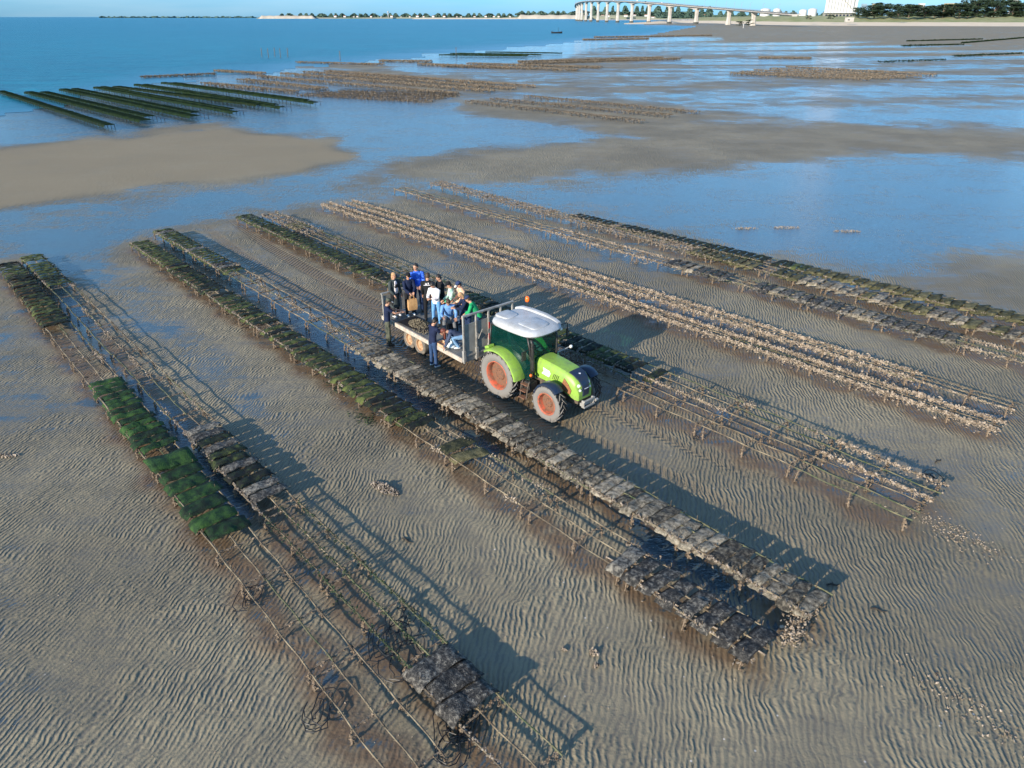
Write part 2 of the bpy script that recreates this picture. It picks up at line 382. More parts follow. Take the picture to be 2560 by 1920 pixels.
m = bpy.data.materials.new('wet_sand'); m.use_nodes = True; nt = m.node_tree; nt.nodes.clear(); N = nt.nodes; L = nt.links
def nd(t, **kw):
    x = N.new(t)
    for k, v in kw.items(): setattr(x, k, v)
    return x
def math_(op, a, b=None, c=None):
    x = nd('ShaderNodeMath', operation=op)
    for i, s in enumerate((a, b, c)):
        if s is None: continue
        if isinstance(s, (int, float)): x.inputs[i].default_value = s
        else: L.new(s, x.inputs[i])
    return x.outputs[0]
def mrange(s, a, b, c=0.0, d=1.0, smooth=True):
    x = nd('ShaderNodeMapRange'); x.interpolation_type = 'SMOOTHSTEP' if smooth else 'LINEAR'
    L.new(s, x.inputs[0])
    for i, v in zip((1, 2, 3, 4), (a, b, c, d)):
        if isinstance(v, (int, float)): x.inputs[i].default_value = v
        else: L.new(v, x.inputs[i])
    return x.outputs[0]
def mixc(f, a, b):
    x = nd('ShaderNodeMix', data_type='RGBA')
    if isinstance(f, (int, float)): x.inputs[0].default_value = f
    else: L.new(f, x.inputs[0])
    for i, s in ((6, a), (7, b)):
        if isinstance(s, tuple): x.inputs[i].default_value = (*s, 1)
        else: L.new(s, x.inputs[i])
    return x.outputs[2]
def attr(nm):
    x = nd('ShaderNodeAttribute'); x.attribute_name = nm; return x.outputs['Fac']
def noise(vec, scale, detail=3, rough=0.5, dist=0.0):
    x = nd('ShaderNodeTexNoise'); L.new(vec, x.inputs[0]); x.inputs['Scale'].default_value = scale; x.inputs['Detail'].default_value = detail
    x.inputs['Roughness'].default_value = rough; x.inputs['Distortion'].default_value = dist
    return x
co = nd('ShaderNodeTexCoord').outputs['Object']
# flow distortion of the ripple field
dn = noise(co, 0.35, 2); sub = nd('ShaderNodeVectorMath', operation='SUBTRACT'); L.new(dn.outputs['Color'], sub.inputs[0]); sub.inputs[1].default_value = (0.5, 0.5, 0.5)
sc = nd('ShaderNodeVectorMath', operation='SCALE'); L.new(sub.outputs[0], sc.inputs[0]); sc.inputs['Scale'].default_value = 0.9
dn2 = noise(co, 2.2, 2); sub2 = nd('ShaderNodeVectorMath', operation='SUBTRACT'); L.new(dn2.outputs['Color'], sub2.inputs[0]); sub2.inputs[1].default_value = (0.5, 0.5, 0.5)
sc2 = nd('ShaderNodeVectorMath', operation='SCALE'); L.new(sub2.outputs[0], sc2.inputs[0]); sc2.inputs['Scale'].default_value = 0.17
ad = nd('ShaderNodeVectorMath', operation='ADD'); L.new(co, ad.inputs[0]); L.new(sc.outputs[0], ad.inputs[1])
ad2 = nd('ShaderNodeVectorMath', operation='ADD'); L.new(ad.outputs[0], ad2.inputs[0]); L.new(sc2.outputs[0], ad2.inputs[1])
# ripple crests run away from the camera, leaning right on the left of the flat
mpg = nd('ShaderNodeMapping'); L.new(ad2.outputs[0], mpg.inputs[0]); mpg.inputs['Rotation'].default_value = (0, 0, R(15)); mpg.inputs['Scale'].default_value = (6.6, 6.6 * 0.18, 1)
rp = noise(mpg.outputs[0], 1.0, 1.0, 0.45)
wv = nd('ShaderNodeTexWave', wave_type='BANDS', bands_direction='X', wave_profile='SIN'); 
mpw = nd('ShaderNodeMapping'); L.new(ad2.outputs[0], mpw.inputs[0]); mpw.inputs['Rotation'].default_value = (0, 0, R(15))
L.new(mpw.outputs[0], wv.inputs[0]); wv.inputs['Scale'].default_value = 0.314 * 9.3; wv.inputs['Distortion'].default_value = 3.2
wv.inputs['Detail'].default_value = 2.5; wv.inputs['Detail Scale'].default_value = 1.3; wv.inputs['Detail Roughness'].default_value = 0.6
amp = noise(co, 0.22, 3, 0.6)
ampf = mrange(amp.outputs[0], 0.36, 0.56, 0.16, 1.0)
rip = math_('ADD', math_('MULTIPLY', wv.outputs['Fac'], 0.62), math_('MULTIPLY', mrange(rp.outputs[0], 0.3, 0.7), 0.38))
trk = attr('track'); brn = attr('brown'); wet = attr('wet'); tan_ = attr('tan')
keep = math_('SUBTRACT', 1.0, math_('MULTIPLY', mrange(trk, 0.1, 0.9), 0.85))
keep = math_('MULTIPLY', keep, mrange(tan_, 0.3, 0.9, 1.0, 0.25))
keep = math_('MULTIPLY', keep, mrange(brn, 0.2, 1.0, 1.0, 0.45))
h = math_('MULTIPLY', math_('MULTIPLY', rip, ampf), keep)
# tyre lugs: chevrons in the tractor's frame
mpt = nd('ShaderNodeMapping'); L.new(co, mpt.inputs[0]); mpt.vector_type = 'TEXTURE'
mpt.inputs['Location'].default_value = tuple(TR_O); mpt.inputs['Rotation'].default_value = (0, 0, TR_ANG)
sep = nd('ShaderNodeSeparateXYZ'); L.new(mpt.outputs[0], sep.inputs[0])
lat = math_('ABSOLUTE', math_('SUBTRACT', math_('ABSOLUTE', sep.outputs[1]), 0.85))
ch = math_('SINE', math_('ADD', math_('MULTIPLY', sep.outputs[0], 27.0), math_('MULTIPLY', lat, 22.0)))
chn = math_('ADD', ch, math_('MULTIPLY', noise(co, 5, 3).outputs[0], 2.4))
lug = math_('MULTIPLY', mrange(chn, 0.6, 1.8), mrange(trk, 0.15, 0.6))
h = math_('ADD', h, math_('MULTIPLY', lug, 1.0))
fine = noise(co, 22, 4, 0.65); mid = noise(co, 1.6, 4, 0.6); pit = noise(co, 6.5, 3, 0.6)
h = math_('ADD', h, math_('MULTIPLY', fine.outputs[0], 0.20))
h = math_('ADD', h, math_('MULTIPLY', pit.outputs[0], 0.45))
h = math_('SUBTRACT', h, math_('MULTIPLY', brn, 0.25))
# water level against relief; streaks stretched along the shore
mps = nd('ShaderNodeMapping'); L.new(co, mps.inputs[0]); mps.inputs['Rotation'].default_value = (0, 0, R(-6)); mps.inputs['Scale'].default_value = (0.16, 0.8, 1)
st = noise(mps.outputs[0], 1.0, 6, 0.62, 0.4)
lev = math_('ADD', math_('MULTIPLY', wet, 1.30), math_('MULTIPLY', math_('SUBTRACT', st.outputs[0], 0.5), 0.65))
lev = math_('ADD', lev, math_('MULTIPLY', math_('SUBTRACT', mid.outputs[0], 0.5), 0.35))
mps2 = nd('ShaderNodeMapping'); L.new(co, mps2.inputs[0]); mps2.inputs['Rotation'].default_value = (0, 0, R(-8)); mps2.inputs['Scale'].default_value = (0.55, 2.3, 1)
st2 = noise(mps2.outputs[0], 1.0, 5, 0.65, 0.3)
lev = math_('ADD', lev, math_('MULTIPLY', math_('SUBTRACT', st2.outputs[0], 0.5), 1.35))
mps3 = nd('ShaderNodeMapping'); L.new(co, mps3.inputs[0]); mps3.inputs['Rotation'].default_value = (0, 0, R(-4)); mps3.inputs['Scale'].default_value = (0.010, 0.13, 1)
st3 = noise(mps3.outputs[0], 1.0, 6, 0.6, 0.5)
sepw = nd('ShaderNodeSeparateXYZ'); L.new(co, sepw.inputs[0])
lev = math_('ADD', lev, math_('MULTIPLY', math_('MULTIPLY', math_('SUBTRACT', st3.outputs[0], 0.5), 2.6), mrange(sepw.outputs[1], 60, 170)))
lev = math_('SUBTRACT', lev, 0.06)
dh = math_('SUBTRACT', lev, h)
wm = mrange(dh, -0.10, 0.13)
hh = math_('MAXIMUM', h, math_('ADD', lev, 0.02))
bp = nd('ShaderNodeBump'); bp.inputs['Strength'].default_value = 1.0; bp.inputs['Distance'].default_value = 0.044
L.new(hh, bp.inputs['Height'])
# sand
big = noise(co, 0.12, 4, 0.6)
sc1 = mixc(mrange(big.outputs[0], 0.35, 0.65), (0.205, 0.173, 0.112), (0.305, 0.258, 0.168))
grain = noise(co, 60, 3, 0.7)
sc1 = mixc(math_('MULTIPLY', mrange(grain.outputs[0], 0.45, 0.75), 0.35), sc1, (0.10, 0.085, 0.07))
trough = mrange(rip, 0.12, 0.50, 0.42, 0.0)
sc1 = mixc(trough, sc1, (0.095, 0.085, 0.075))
tb = noise(co, 0.35, 5, 0.7)
tan_ = math_('MULTIPLY', tan_, mrange(tb.outputs[0], 0.3, 0.6, 0.65, 1.0))
sc1 = mixc(mrange(tan_, 0.0, 1.0, 0.0, 0.85), sc1, (0.285, 0.235, 0.160))
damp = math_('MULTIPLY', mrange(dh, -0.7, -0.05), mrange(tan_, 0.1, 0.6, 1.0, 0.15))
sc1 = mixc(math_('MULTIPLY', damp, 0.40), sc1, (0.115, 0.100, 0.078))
sc1 = mixc(math_('MULTIPLY', mrange(trk, 0.0, 0.8), 0.5), sc1, (0.16, 0.105, 0.062))
bn = noise(co, 2.4, 4, 0.6)
sc1 = mixc(math_('MULTIPLY', math_('MULTIPLY', brn, 0.78), mrange(bn.outputs[0], 0.30, 0.55, 0.35, 1.0)), sc1, (0.135, 0.080, 0.042))
vor = nd('ShaderNodeTexVoronoi'); L.new(co, vor.inputs[0]); vor.inputs['Scale'].default_value = 2.2
sp = math_('MULTIPLY', mrange(vor.outputs['Distance'], 0.035, 0.055, 1.0, 0.0), mrange(big.outputs[0], 0.42, 0.52))
sc1 = mixc(sp, sc1, (0.55, 0.50, 0.44))
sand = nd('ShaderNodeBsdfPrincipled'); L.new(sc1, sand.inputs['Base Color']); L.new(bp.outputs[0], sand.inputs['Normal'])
L.new(mrange(damp, 0.0, 1.0, 0.8, 0.40), sand.inputs['Roughness']); L.new(mrange(tan_, 0, 1, 0.42, 0.05), sand.inputs['Specular IOR Level'])
# water film
bw = nd('ShaderNodeBump'); bw.inputs['Strength'].default_value = 1.0; bw.inputs['Distance'].default_value = 0.030
mpq = nd('ShaderNodeMapping'); L.new(co, mpq.inputs[0]); mpq.inputs['Scale'].default_value = (1.0, 3.2, 1)
wr = noise(mpq.outputs[0], 3.0, 4, 0.6); L.new(wr.outputs[0], bw.inputs['Height'])
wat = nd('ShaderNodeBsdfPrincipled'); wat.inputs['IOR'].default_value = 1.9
wcol = mixc(mrange(dh, 0.1, 1.2), (0.055, 0.075, 0.085), (0.040, 0.100, 0.140))  # blue of the reflected sky is partly put into the base colour
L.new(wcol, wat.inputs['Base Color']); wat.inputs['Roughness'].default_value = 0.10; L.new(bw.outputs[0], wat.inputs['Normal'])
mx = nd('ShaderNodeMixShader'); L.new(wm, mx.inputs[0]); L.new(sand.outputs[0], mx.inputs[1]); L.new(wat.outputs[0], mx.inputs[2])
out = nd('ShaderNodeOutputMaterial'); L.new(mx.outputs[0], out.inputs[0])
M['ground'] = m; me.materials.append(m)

# ------------------------------------------------------------------ the sea
edge = [(-60, 262), (60, 240), (200, 205), (330, 178), (430, 170), (560, 160), (640, 146), (760, 138), (840, 128), (960, 116), (1110, 104), (1230, 92), (1330, 82), (1400, 77), (1440, 70), (1490, 61), (1512, 56), (1440, 54.5), (1400, 53.2), (1380, 51), (1500, 47.3), (1900, 46.0)]
# depth grid so that the shallows can pale towards the shore
nu, nv = 420, 150
ang2 = np.radians(np.linspace(-62, 46, nu)); rad2 = np.concatenate([np.geomspace(35, 1200, 130), np.geomspace(1300, 40000, 20)])
A2, R2 = np.meshgrid(ang2, rad2); SX, SY = (np.sin(A2) * R2), (np.cos(A2) * R2)
qx, qy, _ = to_px(SX, SY)
sea_poly = edge + [(4000, 46.0), (4000, 20), (-4000, 20), (-4000, 330), (-700, 330)]
foot2 = np.clip((qy - 38) * 0.05, 0.02, 6)
qxx = qx + foot2 * 2 * np.sin(SX / 7) * np.sin(SY / 5); qyy = qy + foot2 * (np.sin(SX / 11 + 1) * np.sin(SY / 6) + .5 * np.sin(SX / 3.1) * np.sin(SY / 2.3))
dist = seg_dist(qxx, qyy, sea_poly)
dist = np.where(qyy < 38.2, 50, dist)
inside = dist > -0.4 * foot2
vid = -np.ones(SX.shape, int); vs_ = []; dv = []
fs = []
keepq = inside[:-1, :-1] & inside[1:, :-1] & inside[:-1, 1:] & inside[1:, 1:]
use = np.zeros(SX.shape, bool)
use[:-1, :-1] |= keepq; use[1:, :-1] |= keepq; use[:-1, 1:] |= keepq; use[1:, 1:] |= keepq
vid[use] = np.arange(use.sum())
verts = np.stack([SX[use], SY[use], np.full(use.sum(), 0.02)], 1)
ii, jj = np.nonzero(keepq)
q = np.stack([vid[ii, jj], vid[ii, jj + 1], vid[ii + 1, jj + 1], vid[ii + 1, jj]], 1)[:, ::-1]
me = bpy.data.meshes.new('sea'); me.from_pydata(verts.tolist(), [], q.tolist())
dd = np.clip(dist[use] / np.clip((qy[use] - 30) * 0.42, 2, 60), 0, 1)
at = me.attributes.new('deep', 'FLOAT', 'POINT'); at.data.foreach_set('value', dd.astype(np.float32))
me.polygons.foreach_set('use_smooth', [True] * len(me.polygons))
sea = link('sea', me); tag(sea, kind='structure')
m = bpy.data.materials.new('sea_water'); m.use_nodes = True; nt = m.node_tree; nt.nodes.clear(); N = nt.nodes; L = nt.links
co = nd('ShaderNodeTexCoord').outputs['Object']; deep = attr('deep')
mpq = nd('ShaderNodeMapping'); L.new(co, mpq.inputs[0]); mpq.inputs['Scale'].default_value = (0.5, 1.0, 1); mpq.inputs['Rotation'].default_value = (0, 0, R(10))
w1 = noise(mpq.outputs[0], 0.55, 6, 0.68); w2 = noise(mpq.outputs[0], 0.09, 3, 0.6)
hs = math_('ADD', w1.outputs[0], math_('MULTIPLY', w2.outputs[0], 1.5))
bp = nd('ShaderNodeBump'); bp.inputs['Strength'].default_value = 1.0; L.new(mrange(deep, 0, 0.7, 0.08, 1.3), bp.inputs['Distance']); L.new(hs, bp.inputs['Height'])
wat = nd('ShaderNodeBsdfPrincipled'); wat.inputs['IOR'].default_value = 1.5
sea_n = noise(co, 0.008, 4, 0.6)
c1 = mixc(mrange(sea_n.outputs[0], 0.35, 0.65), (0.0, 0.205, 0.310), (0.002, 0.27, 0.38))
sn2m = nd('ShaderNodeMapping'); L.new(co, sn2m.inputs[0]); sn2m.inputs['Scale'].default_value = (0.06, 0.32, 1); sn2 = noise(sn2m.outputs[0], 1.0, 9, 0.72, 0.3)
c1 = mixc(mrange(sn2.outputs[0], 0.38, 0.62, 0.0, 0.75), (0.0, 0.14, 0.225), c1)
c1 = mixc(mrange(deep, 0.0, 0.75), (0.030, 0.170, 0.265), c1)
L.new(c1, wat.inputs['Base Color']); wat.inputs['Roughness'].default_value = 0.30; wat.inputs['Specular IOR Level'].default_value = 0.20; L.new(bp.outputs[0], wat.inputs['Normal'])
out = nd('ShaderNodeOutputMaterial'); L.new(wat.outputs[0], out.inputs[0]); me.materials.append(m)
# ------------------------------------------------------------------ oyster trestles
SEG = 3.02
def wob_line(y, L=SEG, sag=0.012, wo=0.012, n=9, x0=0.0):
    ph = random.uniform(0, 6); 
    return [(x0 + L * i / (n - 1), y + wo * math.sin(i * 1.1 + ph) , TH + sag * math.sin(i * 0.9 + ph * 2)) for i in range(n)]
RAIL_M, FRAME_M, PIN_M = [], [], None
YS = (-0.44, 0.0, 0.44)
for v in range(6):
    g = MB(); g.tube(wob_line(0.0, sag=.012, wo=.010, n=13), [random.uniform(0.013, 0.024) for _ in range(13)], 5)
    # barnacles and oysters thickening the bar
    for k in range(80): g.shell((random.uniform(0, SEG), random.gauss(0, 0.020), TH + random.gauss(0, 0.016)), random.uniform(0.016, 0.036))
    RAIL_M.append(g.mesh('rail', M['rust'] if v % 3 else M['rust_green']))
for v in range(4):
    g = MB(); r = 0.017; w = 0.47 + random.uniform(-.02, .02); lx = random.uniform(-.05, .05)
    g.tube([(lx, -w - .03, -0.05), (lx * .3, -w, TH - 0.10), (0, -w + .05, TH - 0.03), (0, w - .05, TH - 0.03), (lx * .4, w, TH - 0.10), (lx, w + .03, -0.05)], r, 5)
    for k in range(84):
        t = random.random()
        if t < 0.3: c = (lx * .5 + random.gauss(0, .02), -w + random.gauss(0, .02), random.uniform(0.0, TH - .08))
        elif t < 0.5: c = (lx * .5 + random.gauss(0, .02), w + random.gauss(0, .02), random.uniform(0.0, TH - .08))
        else: c = (random.gauss(0, .015), random.uniform(-w, w), TH - 0.04 + random.gauss(0, .015))
        g.shell(c, random.uniform(0.025, 0.055))
    FRAME_M.append(g.mesh('leg_frame', M['leg']))
g = MB(); g.tube([(0, 0, TH - 0.02), (0.004, 0.003, TH + 0.06), (0.0, 0.0, TH + 0.15)], 0.0085, 4); PIN_M = g.mesh('hook_pin', M['rust'])
def crust_mesh(n, mat, rails=(0, 1, 2), sz=(0.03, 0.07), spread=0.06, drop=0.5, lo=0.0, hi=SEG, clumps=None, lift=0.0):
    g = MB()
    cl = [(random.uniform(lo, hi), random.choice(rails), random.uniform(.08, .25)) for _ in range(clumps)] if clumps else None
    for k in range(n):
        if cl:
            c = random.choice(cl); x = random.gauss(c[0], c[2]); y = YS[c[1]] + random.gauss(0, spread * 1.2); hang = random.random() < .3
        else:
            x = random.uniform(lo, hi); y = YS[random.choice(rails)]
            f = 0.65 + 0.35 * math.sin(x * 9 + y * 20); y += random.gauss(0, spread * f); hang = random.random() < .16
        z = TH + lift + random.gauss(0.01, spread * .6)
        if hang: z = TH - abs(random.gauss(0, 0.16)) * drop * 1.8; y = (YS[0] if random.random() < .6 else YS[2]) + random.gauss(0, .05) if not cl else y
        g.shell((x, y, max(z, .02)), random.uniform(*sz))
    return g.mesh('oyster_crust', mat)
CR_HEAVY = [crust_mesh(1150, M['shell'], rails=(0, 2), sz=(0.028, 0.08), spread=0.085) for _ in range(4)]
CR_TWO = [crust_mesh(640, M['shell'], rails=(0, 2), sz=(0.035, 0.075), spread=0.055) for _ in range(2)]
CR_SPARSE = [crust_mesh(120, M['shell'], sz=(0.03, 0.06), spread=0.045, clumps=3) for _ in range(4)]
CR_EDGE = [crust_mesh(260, M['shell'], rails=(0,), sz=(0.03, 0.06), spread=0.045) for _ in range(3)]
CR_DARK = [crust_mesh(520, M['shell_dark'], sz=(0.04, 0.08), spread=0.10) for _ in range(3)]
CR_WEED = [crust_mesh(620, M['weed'], sz=(0.02, 0.045), spread=0.045, drop=1.1) for _ in range(3)]
CR_BAGEDGE = [crust_mesh(150, M['shell_dark'], rails=(0,), sz=(0.03, 0.06), spread=0.035, drop=0.9) for _ in range(3)]

# what lies on each row: stretches given by displayed pixels (from, to, style); everything else is bare
ROWNAME = {1: 'leftmost row', 2: 'second row from the left', 3: 'third row from the left', 4: 'fourth row from the left', 5: 'fifth row from the left',
           6: 'sixth row from the left', 7: 'seventh row from the left', 8: 'eighth row from the left', 9: 'ninth row from the left', 10: 'tenth row from the left', 11: 'last row on the right'}
BAGS = {1: [((15, 565), (118, 700), 'moss'), ((212, 822), (335, 968), 'green'), ((350, 990), (490, 1155), 'big')],
        2: [((65, 548), (140, 610), 'moss'), ((430, 915), (600, 1062), 'darkmoss'), ((925, 1410), (1030, 1525), 'black')],
        3: [((300, 521), (590, 695), 'moss'), ((600, 702), (935, 912), 'moss'), ((985, 945), (1045, 985), 'flat'), ((1350, 1188), (1655, 1398), 'darkgrey')],
        4: [((350, 497), (505, 590), 'darkmoss'), ((780, 745), (1772, 1312), 'grey')],
        5: [((525, 465), (900, 630), 'moss')],
        6: [((640, 480), (668, 490), 'flat'), ((990, 632), (1440, 806), 'moss')],
        9: [((1462, 556), (1590, 592), 'dark'), ((1650, 603), (2085, 716), 'dark')],
        10: [((1500, 535), (1640, 572), 'olive'), ((1680, 580), (2300, 745), 'greyolive')],
        11: [((1240, 462), (1330, 481), 'moss'), ((1345, 484), (1760, 572), 'moss'), ((1760, 572), (2300, 705), 'olive')]}
CRUST = {1: [((120, 705), (215, 820), CR_SPARSE)], 2: [((150, 620), (420, 900), CR_SPARSE), ((610, 1075), (900, 1370), CR_WEED)],
         3: [((940, 915), (1320, 1170), CR_SPARSE)], 4: [((505, 590), (780, 745), CR_SPARSE)],
         5: [((1340, 830), (1960, 1090), None), ((1960, 1095), (1985, 1105), CR_WEED)],
         6: [((580, 460), (680, 495), CR_DARK), ((690, 498), (950, 610), CR_WEED), ((1450, 810), (1640, 890), CR_EDGE), ((1640, 890), (1780, 950), CR_SPARSE), ((1780, 950), (1960, 1030), CR_TWO), ((1960, 1030), (2032, 1062), CR_SPARSE)],
         7: [((702, 437), (2165, 915), CR_HEAVY)], 8: [((752, 432), (2040, 820), CR_HEAVY), ((2040, 820), (2200, 875), CR_EDGE)],
         9: [((862, 404), (1200, 490), CR_EDGE), ((1250, 500), (1450, 556), CR_TWO), ((2090, 716), (2300, 792), CR_TWO)],
         10: [((940, 391), (1000, 402), CR_DARK), ((1000, 405), (1480, 530), CR_DARK)]}
GROWTH = {id(CR_SPARSE): 'with scattered oyster clumps', id(CR_WEED): 'hung with green weed', id(CR_HEAVY): 'thickly crusted with pale oysters', id(CR_TWO): 'crusted with oysters on two rails',
          id(CR_EDGE): 'with one rail crusted', id(CR_DARK): 'piled with dark oyster lumps'}
LOOK = {'moss': 'mossy green-black', 'green': 'bright green weed-covered', 'big': 'large slumped green', 'black': 'black shell-speckled', 'darkmoss': 'dark mossy', 'flat': 'stray olive-grey',
        'darkgrey': 'dark shell-streaked', 'grey': 'weathered grey', 'dark': 'slate-dark', 'olive': 'olive-brown', 'greyolive': 'grey-olive'}
PITCHS = {'moss': .42, 'green': .40, 'big': .62, 'black': .56, 'darkmoss': .43, 'flat': .55, 'darkgrey': .45, 'grey': .34, 'dark': .44, 'olive': .44, 'greyolive': .46}
def bag_mesh(mat, lift=0.0, w=0.48, seed=0):
    rs = random.Random(seed); nx, ny = 6, 11; top, bot = [], []
    tw = rs.uniform(-.03, .03); a1, a2 = rs.uniform(0, 6), rs.uniform(0, 6)
    for i in range(nx):
        for j in range(ny):
            u, v = i / (nx - 1) * 2 - 1, j / (ny - 1) * 2 - 1
            e = (1 - abs(u) ** 3.5) * (1 - abs(v) ** 6)
            x = u * w / 2 * (1 + .05 * math.sin(v * 3 + a1)) + tw * v; y = v * 0.53 * (1 + 0.03 * math.sin(u * 4 + a2))
            lump = 0.018 * math.sin(u * 3 + a2 + v * 5) + 0.014 * math.sin(v * 11 + a1) + rs.uniform(-.008, .008)
            z = (0.028 + lump * .9) * e; droop = -0.085 * max(0, abs(v) - 0.82) / 0.18 * (1 if v < 0 else 0.5)
            wr = 0.010 * math.sin(v * 6 + a1) * (u + 1)
            top.append((x, y, z + droop + wr + lift * u)); bot.append((x, y, -0.02 * e + droop + wr - .004 + lift * u))
    g = MB(); n = nx * ny; fs = []
    I = lambda i, j: i * ny + j
    for i in range(nx - 1):
        for j in range(ny - 1):
            fs.append((I(i, j), I(i + 1, j), I(i + 1, j + 1), I(i, j + 1)))
            fs.append((n + I(i, j), n + I(i, j + 1), n + I(i + 1, j + 1), n + I(i + 1, j)))
    for i in range(nx - 1):
        for j in (0, ny - 1): f = (I(i, j), n + I(i, j), n + I(i + 1, j), I(i + 1, j)); fs.append(f if j == 0 else f[::-1])
    for j in range(ny - 1):
        for i in (0, nx - 1): f = (I(i, j), I(i, j + 1), n + I(i, j + 1), n + I(i, j)); fs.append(f if i == 0 else f[::-1])
    g.add(top + bot, fs)
    return g.mesh('oyster_bag', mat, smooth=True)
BM = {'moss': [bag_mesh(M['bag_moss'], .020, .405, s) for s in range(5)], 'green': [bag_mesh(M['bag_green'], .006, .385, s + 20) for s in range(4)],
      'big': [bag_mesh(M['bag_green'], .010, .58, s + 30) for s in range(3)], 'black': [bag_mesh(M['bag_dark'], .02, .55, s + 35) for s in range(3)],
      'darkgrey': [bag_mesh(M['bag_dark'], .030, .41, s + 40) for s in range(4)] , 'grey': [bag_mesh(M['bag_grey'], .012, .325, s + 50) for s in range(5)],
      'olive': [bag_mesh(M['bag_olive'], .05, .50, s + 60) for s in range(4)], 'flat': [bag_mesh(M['bag_olive'], .02, .52, 70)]}
BM['darkmoss'] = BM['moss'][:3] + [bag_mesh(M['bag_dark'], .02, .41, 81)]
BM['dark'] = [bag_mesh(M['bag_dark'], .05, .48, 82), bag_mesh(M['bag_grey'], .05, .48, 83), bag_mesh(M['bag_dark'], .05, .48, 84), bag_mesh(M['bag_dark'], .05, .48, 85)]
BM['greyolive'] = BM['olive'][:2] + [bag_mesh(M['bag_grey'], .05, .5, 86), bag_mesh(M['bag_grey'], .05, .5, 87)]
def sdist(k, p):
    a, b, L, u = row_axis(k); q = D(*p, TH); return (q - a).dot(u)
bag_list = []
for k in ROWS:
    a, b, L, u = row_axis(k); rz = math.atan2(u.y, u.x)
    nseg = max(1, round(L / SEG)); step = L / nseg
    for i in range(nseg):
        p = a + u * (step * i); p.z = 0
        s0, s1 = step * i, step * (i + 1)
        num = nseg - i
        tops = [(st, max(0, min(s1, sdist(k, q)) - max(s0, sdist(k, p_)))) for p_, q, st in BAGS.get(k, []) ]
        tops = [t for t in tops if t[1] > 0.8]
        grow = [(st, min(s1, sdist(k, q)) - max(s0, sdist(k, p_))) for p_, q, st in CRUST.get(k, []) if st]
        grow = [gk for gk in grow if gk[1] > 1.0]
        if tops: what = 'iron trestle under %s bags,' % LOOK[max(tops, key=lambda t: t[1])[0]]
        elif grow: what = 'iron trestle ' + GROWTH[id(max(grow, key=lambda t: t[1])[0])] + ','
        else: what = 'bare rusty iron trestle,'
        rk = empty('oyster_rack', p, rz + random.uniform(-.006, .006), ('%s %s from near end, %s' % (what, ordinal(num), ROWNAME[k])).replace('thickly crusted with pale oysters', 'thickly crusted with oysters').replace('crusted with oysters on two rails', 'oyster-crusted on two rails'), 'oyster rack', 'iron oyster trestles on the sand')
        yo = random.uniform(-.02, .02); rk.scale = (step / SEG * 1.01, .72 if k in (7, 8) else 1, ZS[k] * random.uniform(.93, 1.06))
        for y in YS:
            link('rail', random.choice(RAIL_M), rk, (0, y + yo, 0), (random.uniform(-.02, .02), 0, random.uniform(-.005, .005)))
        for x in ((0.14, 1.5, 2.86) if k not in (7, 8) else (0.25, 1.6, 2.8)):
            link('leg_frame', random.choice(FRAME_M), rk, (x + random.uniform(-.06, .06), 0, 0), (0, random.uniform(-.05, .05), random.uniform(-.04, .04)))
        for y in (YS[0], YS[2]):
            for x in (0.45, 1.2, 1.95, 2.7):
                if random.random() < .85:
                    link('hook_pin', PIN_M, rk, (x + random.uniform(-.1, .1), y, 0), (random.uniform(-.03, .03), random.uniform(-.03, .03), random.uniform(0, 6)))
        if grow:
            c = link('oyster_crust', random.choice(max(grow, key=lambda t: t[1])[0]), rk); c['kind'] = 'stuff'
        elif tops and k not in (1,):
            c = link('oyster_crust', random.choice(CR_BAGEDGE), rk); c['kind'] = 'stuff'
    nrm = Vector((-u.y, u.x, 0))
    for (p0, p1, style) in BAGS.get(k, []):
        s0, s1 = sdist(k, p0), sdist(k, p1); n = max(1, round((s1 - s0) / PITCHS[style])); st = (s1 - s0) / n
        for i in range(n):
            s = s0 + (i + 0.5) * st
            if style in ('darkgrey', 'dark', 'moss') and random.random() < .02 and n > 8 and k not in (5,): continue
            c = a + u * s; bag_list.append([k, s, c, rz, style, st])
# the 300 largest in view stay single bags, the rest of the far rows become one piece of stuff per row
bag_list.sort(key=lambda q: to_px(q[2].x, q[2].y, TH)[2])
near = [q for q in bag_list if (lambda P: -60 < P[0] < 2270 and P[1] < 1700)(to_px(q[2].x, q[2].y, TH))]
solo = near[:300]; rest = near[300:]
cnt = {}
for q in sorted(solo, key=lambda q: (q[0], -q[1])):
    k, s, c, rz, style, st = q
    cnt[k] = cnt.get(k, 0) + 1
    nrm = Vector((-math.sin(rz), math.cos(rz), 0))
    off = random.uniform(-.06, .06); yaw = random.gauss(0, .035); z = TH * ZS[k] + 0.03 + random.uniform(-.008, .014); tilt = 0.0; sx = 1.0
    if style == 'darkgrey': off += random.uniform(-.06, .06); yaw += random.uniform(-.09, .09); tilt = random.uniform(-.06, .10)
    if style == 'grey': sx = random.uniform(.85, 1.15)
    if style == 'black' and cnt[k] == 1: z += 0.04; tilt = -.10
    if style == 'big': yaw += random.uniform(-.06, .1)
    if style == 'flat': yaw += random.uniform(-.25, .25); off += .05
    o = link('oyster_bag', random.choice(BM[style]), None, c + nrm * off + Vector((0, 0, z - TH)), (random.uniform(-.015, .015), tilt, rz + yaw))
    if random.random() < .5: o.rotation_euler.z += 0
    o.scale = (sx, random.uniform(.93, 1.03), random.uniform(.9, 1.3))
    tag(o, '%s mesh oyster bag, %s from the near end, %s' % (LOOK[style], ordinal(cnt[k]), ROWNAME[k]), 'oyster bag', 'mesh oyster bags on the trestles')
by = {}
for q in rest: by.setdefault(q[0], []).append(q)
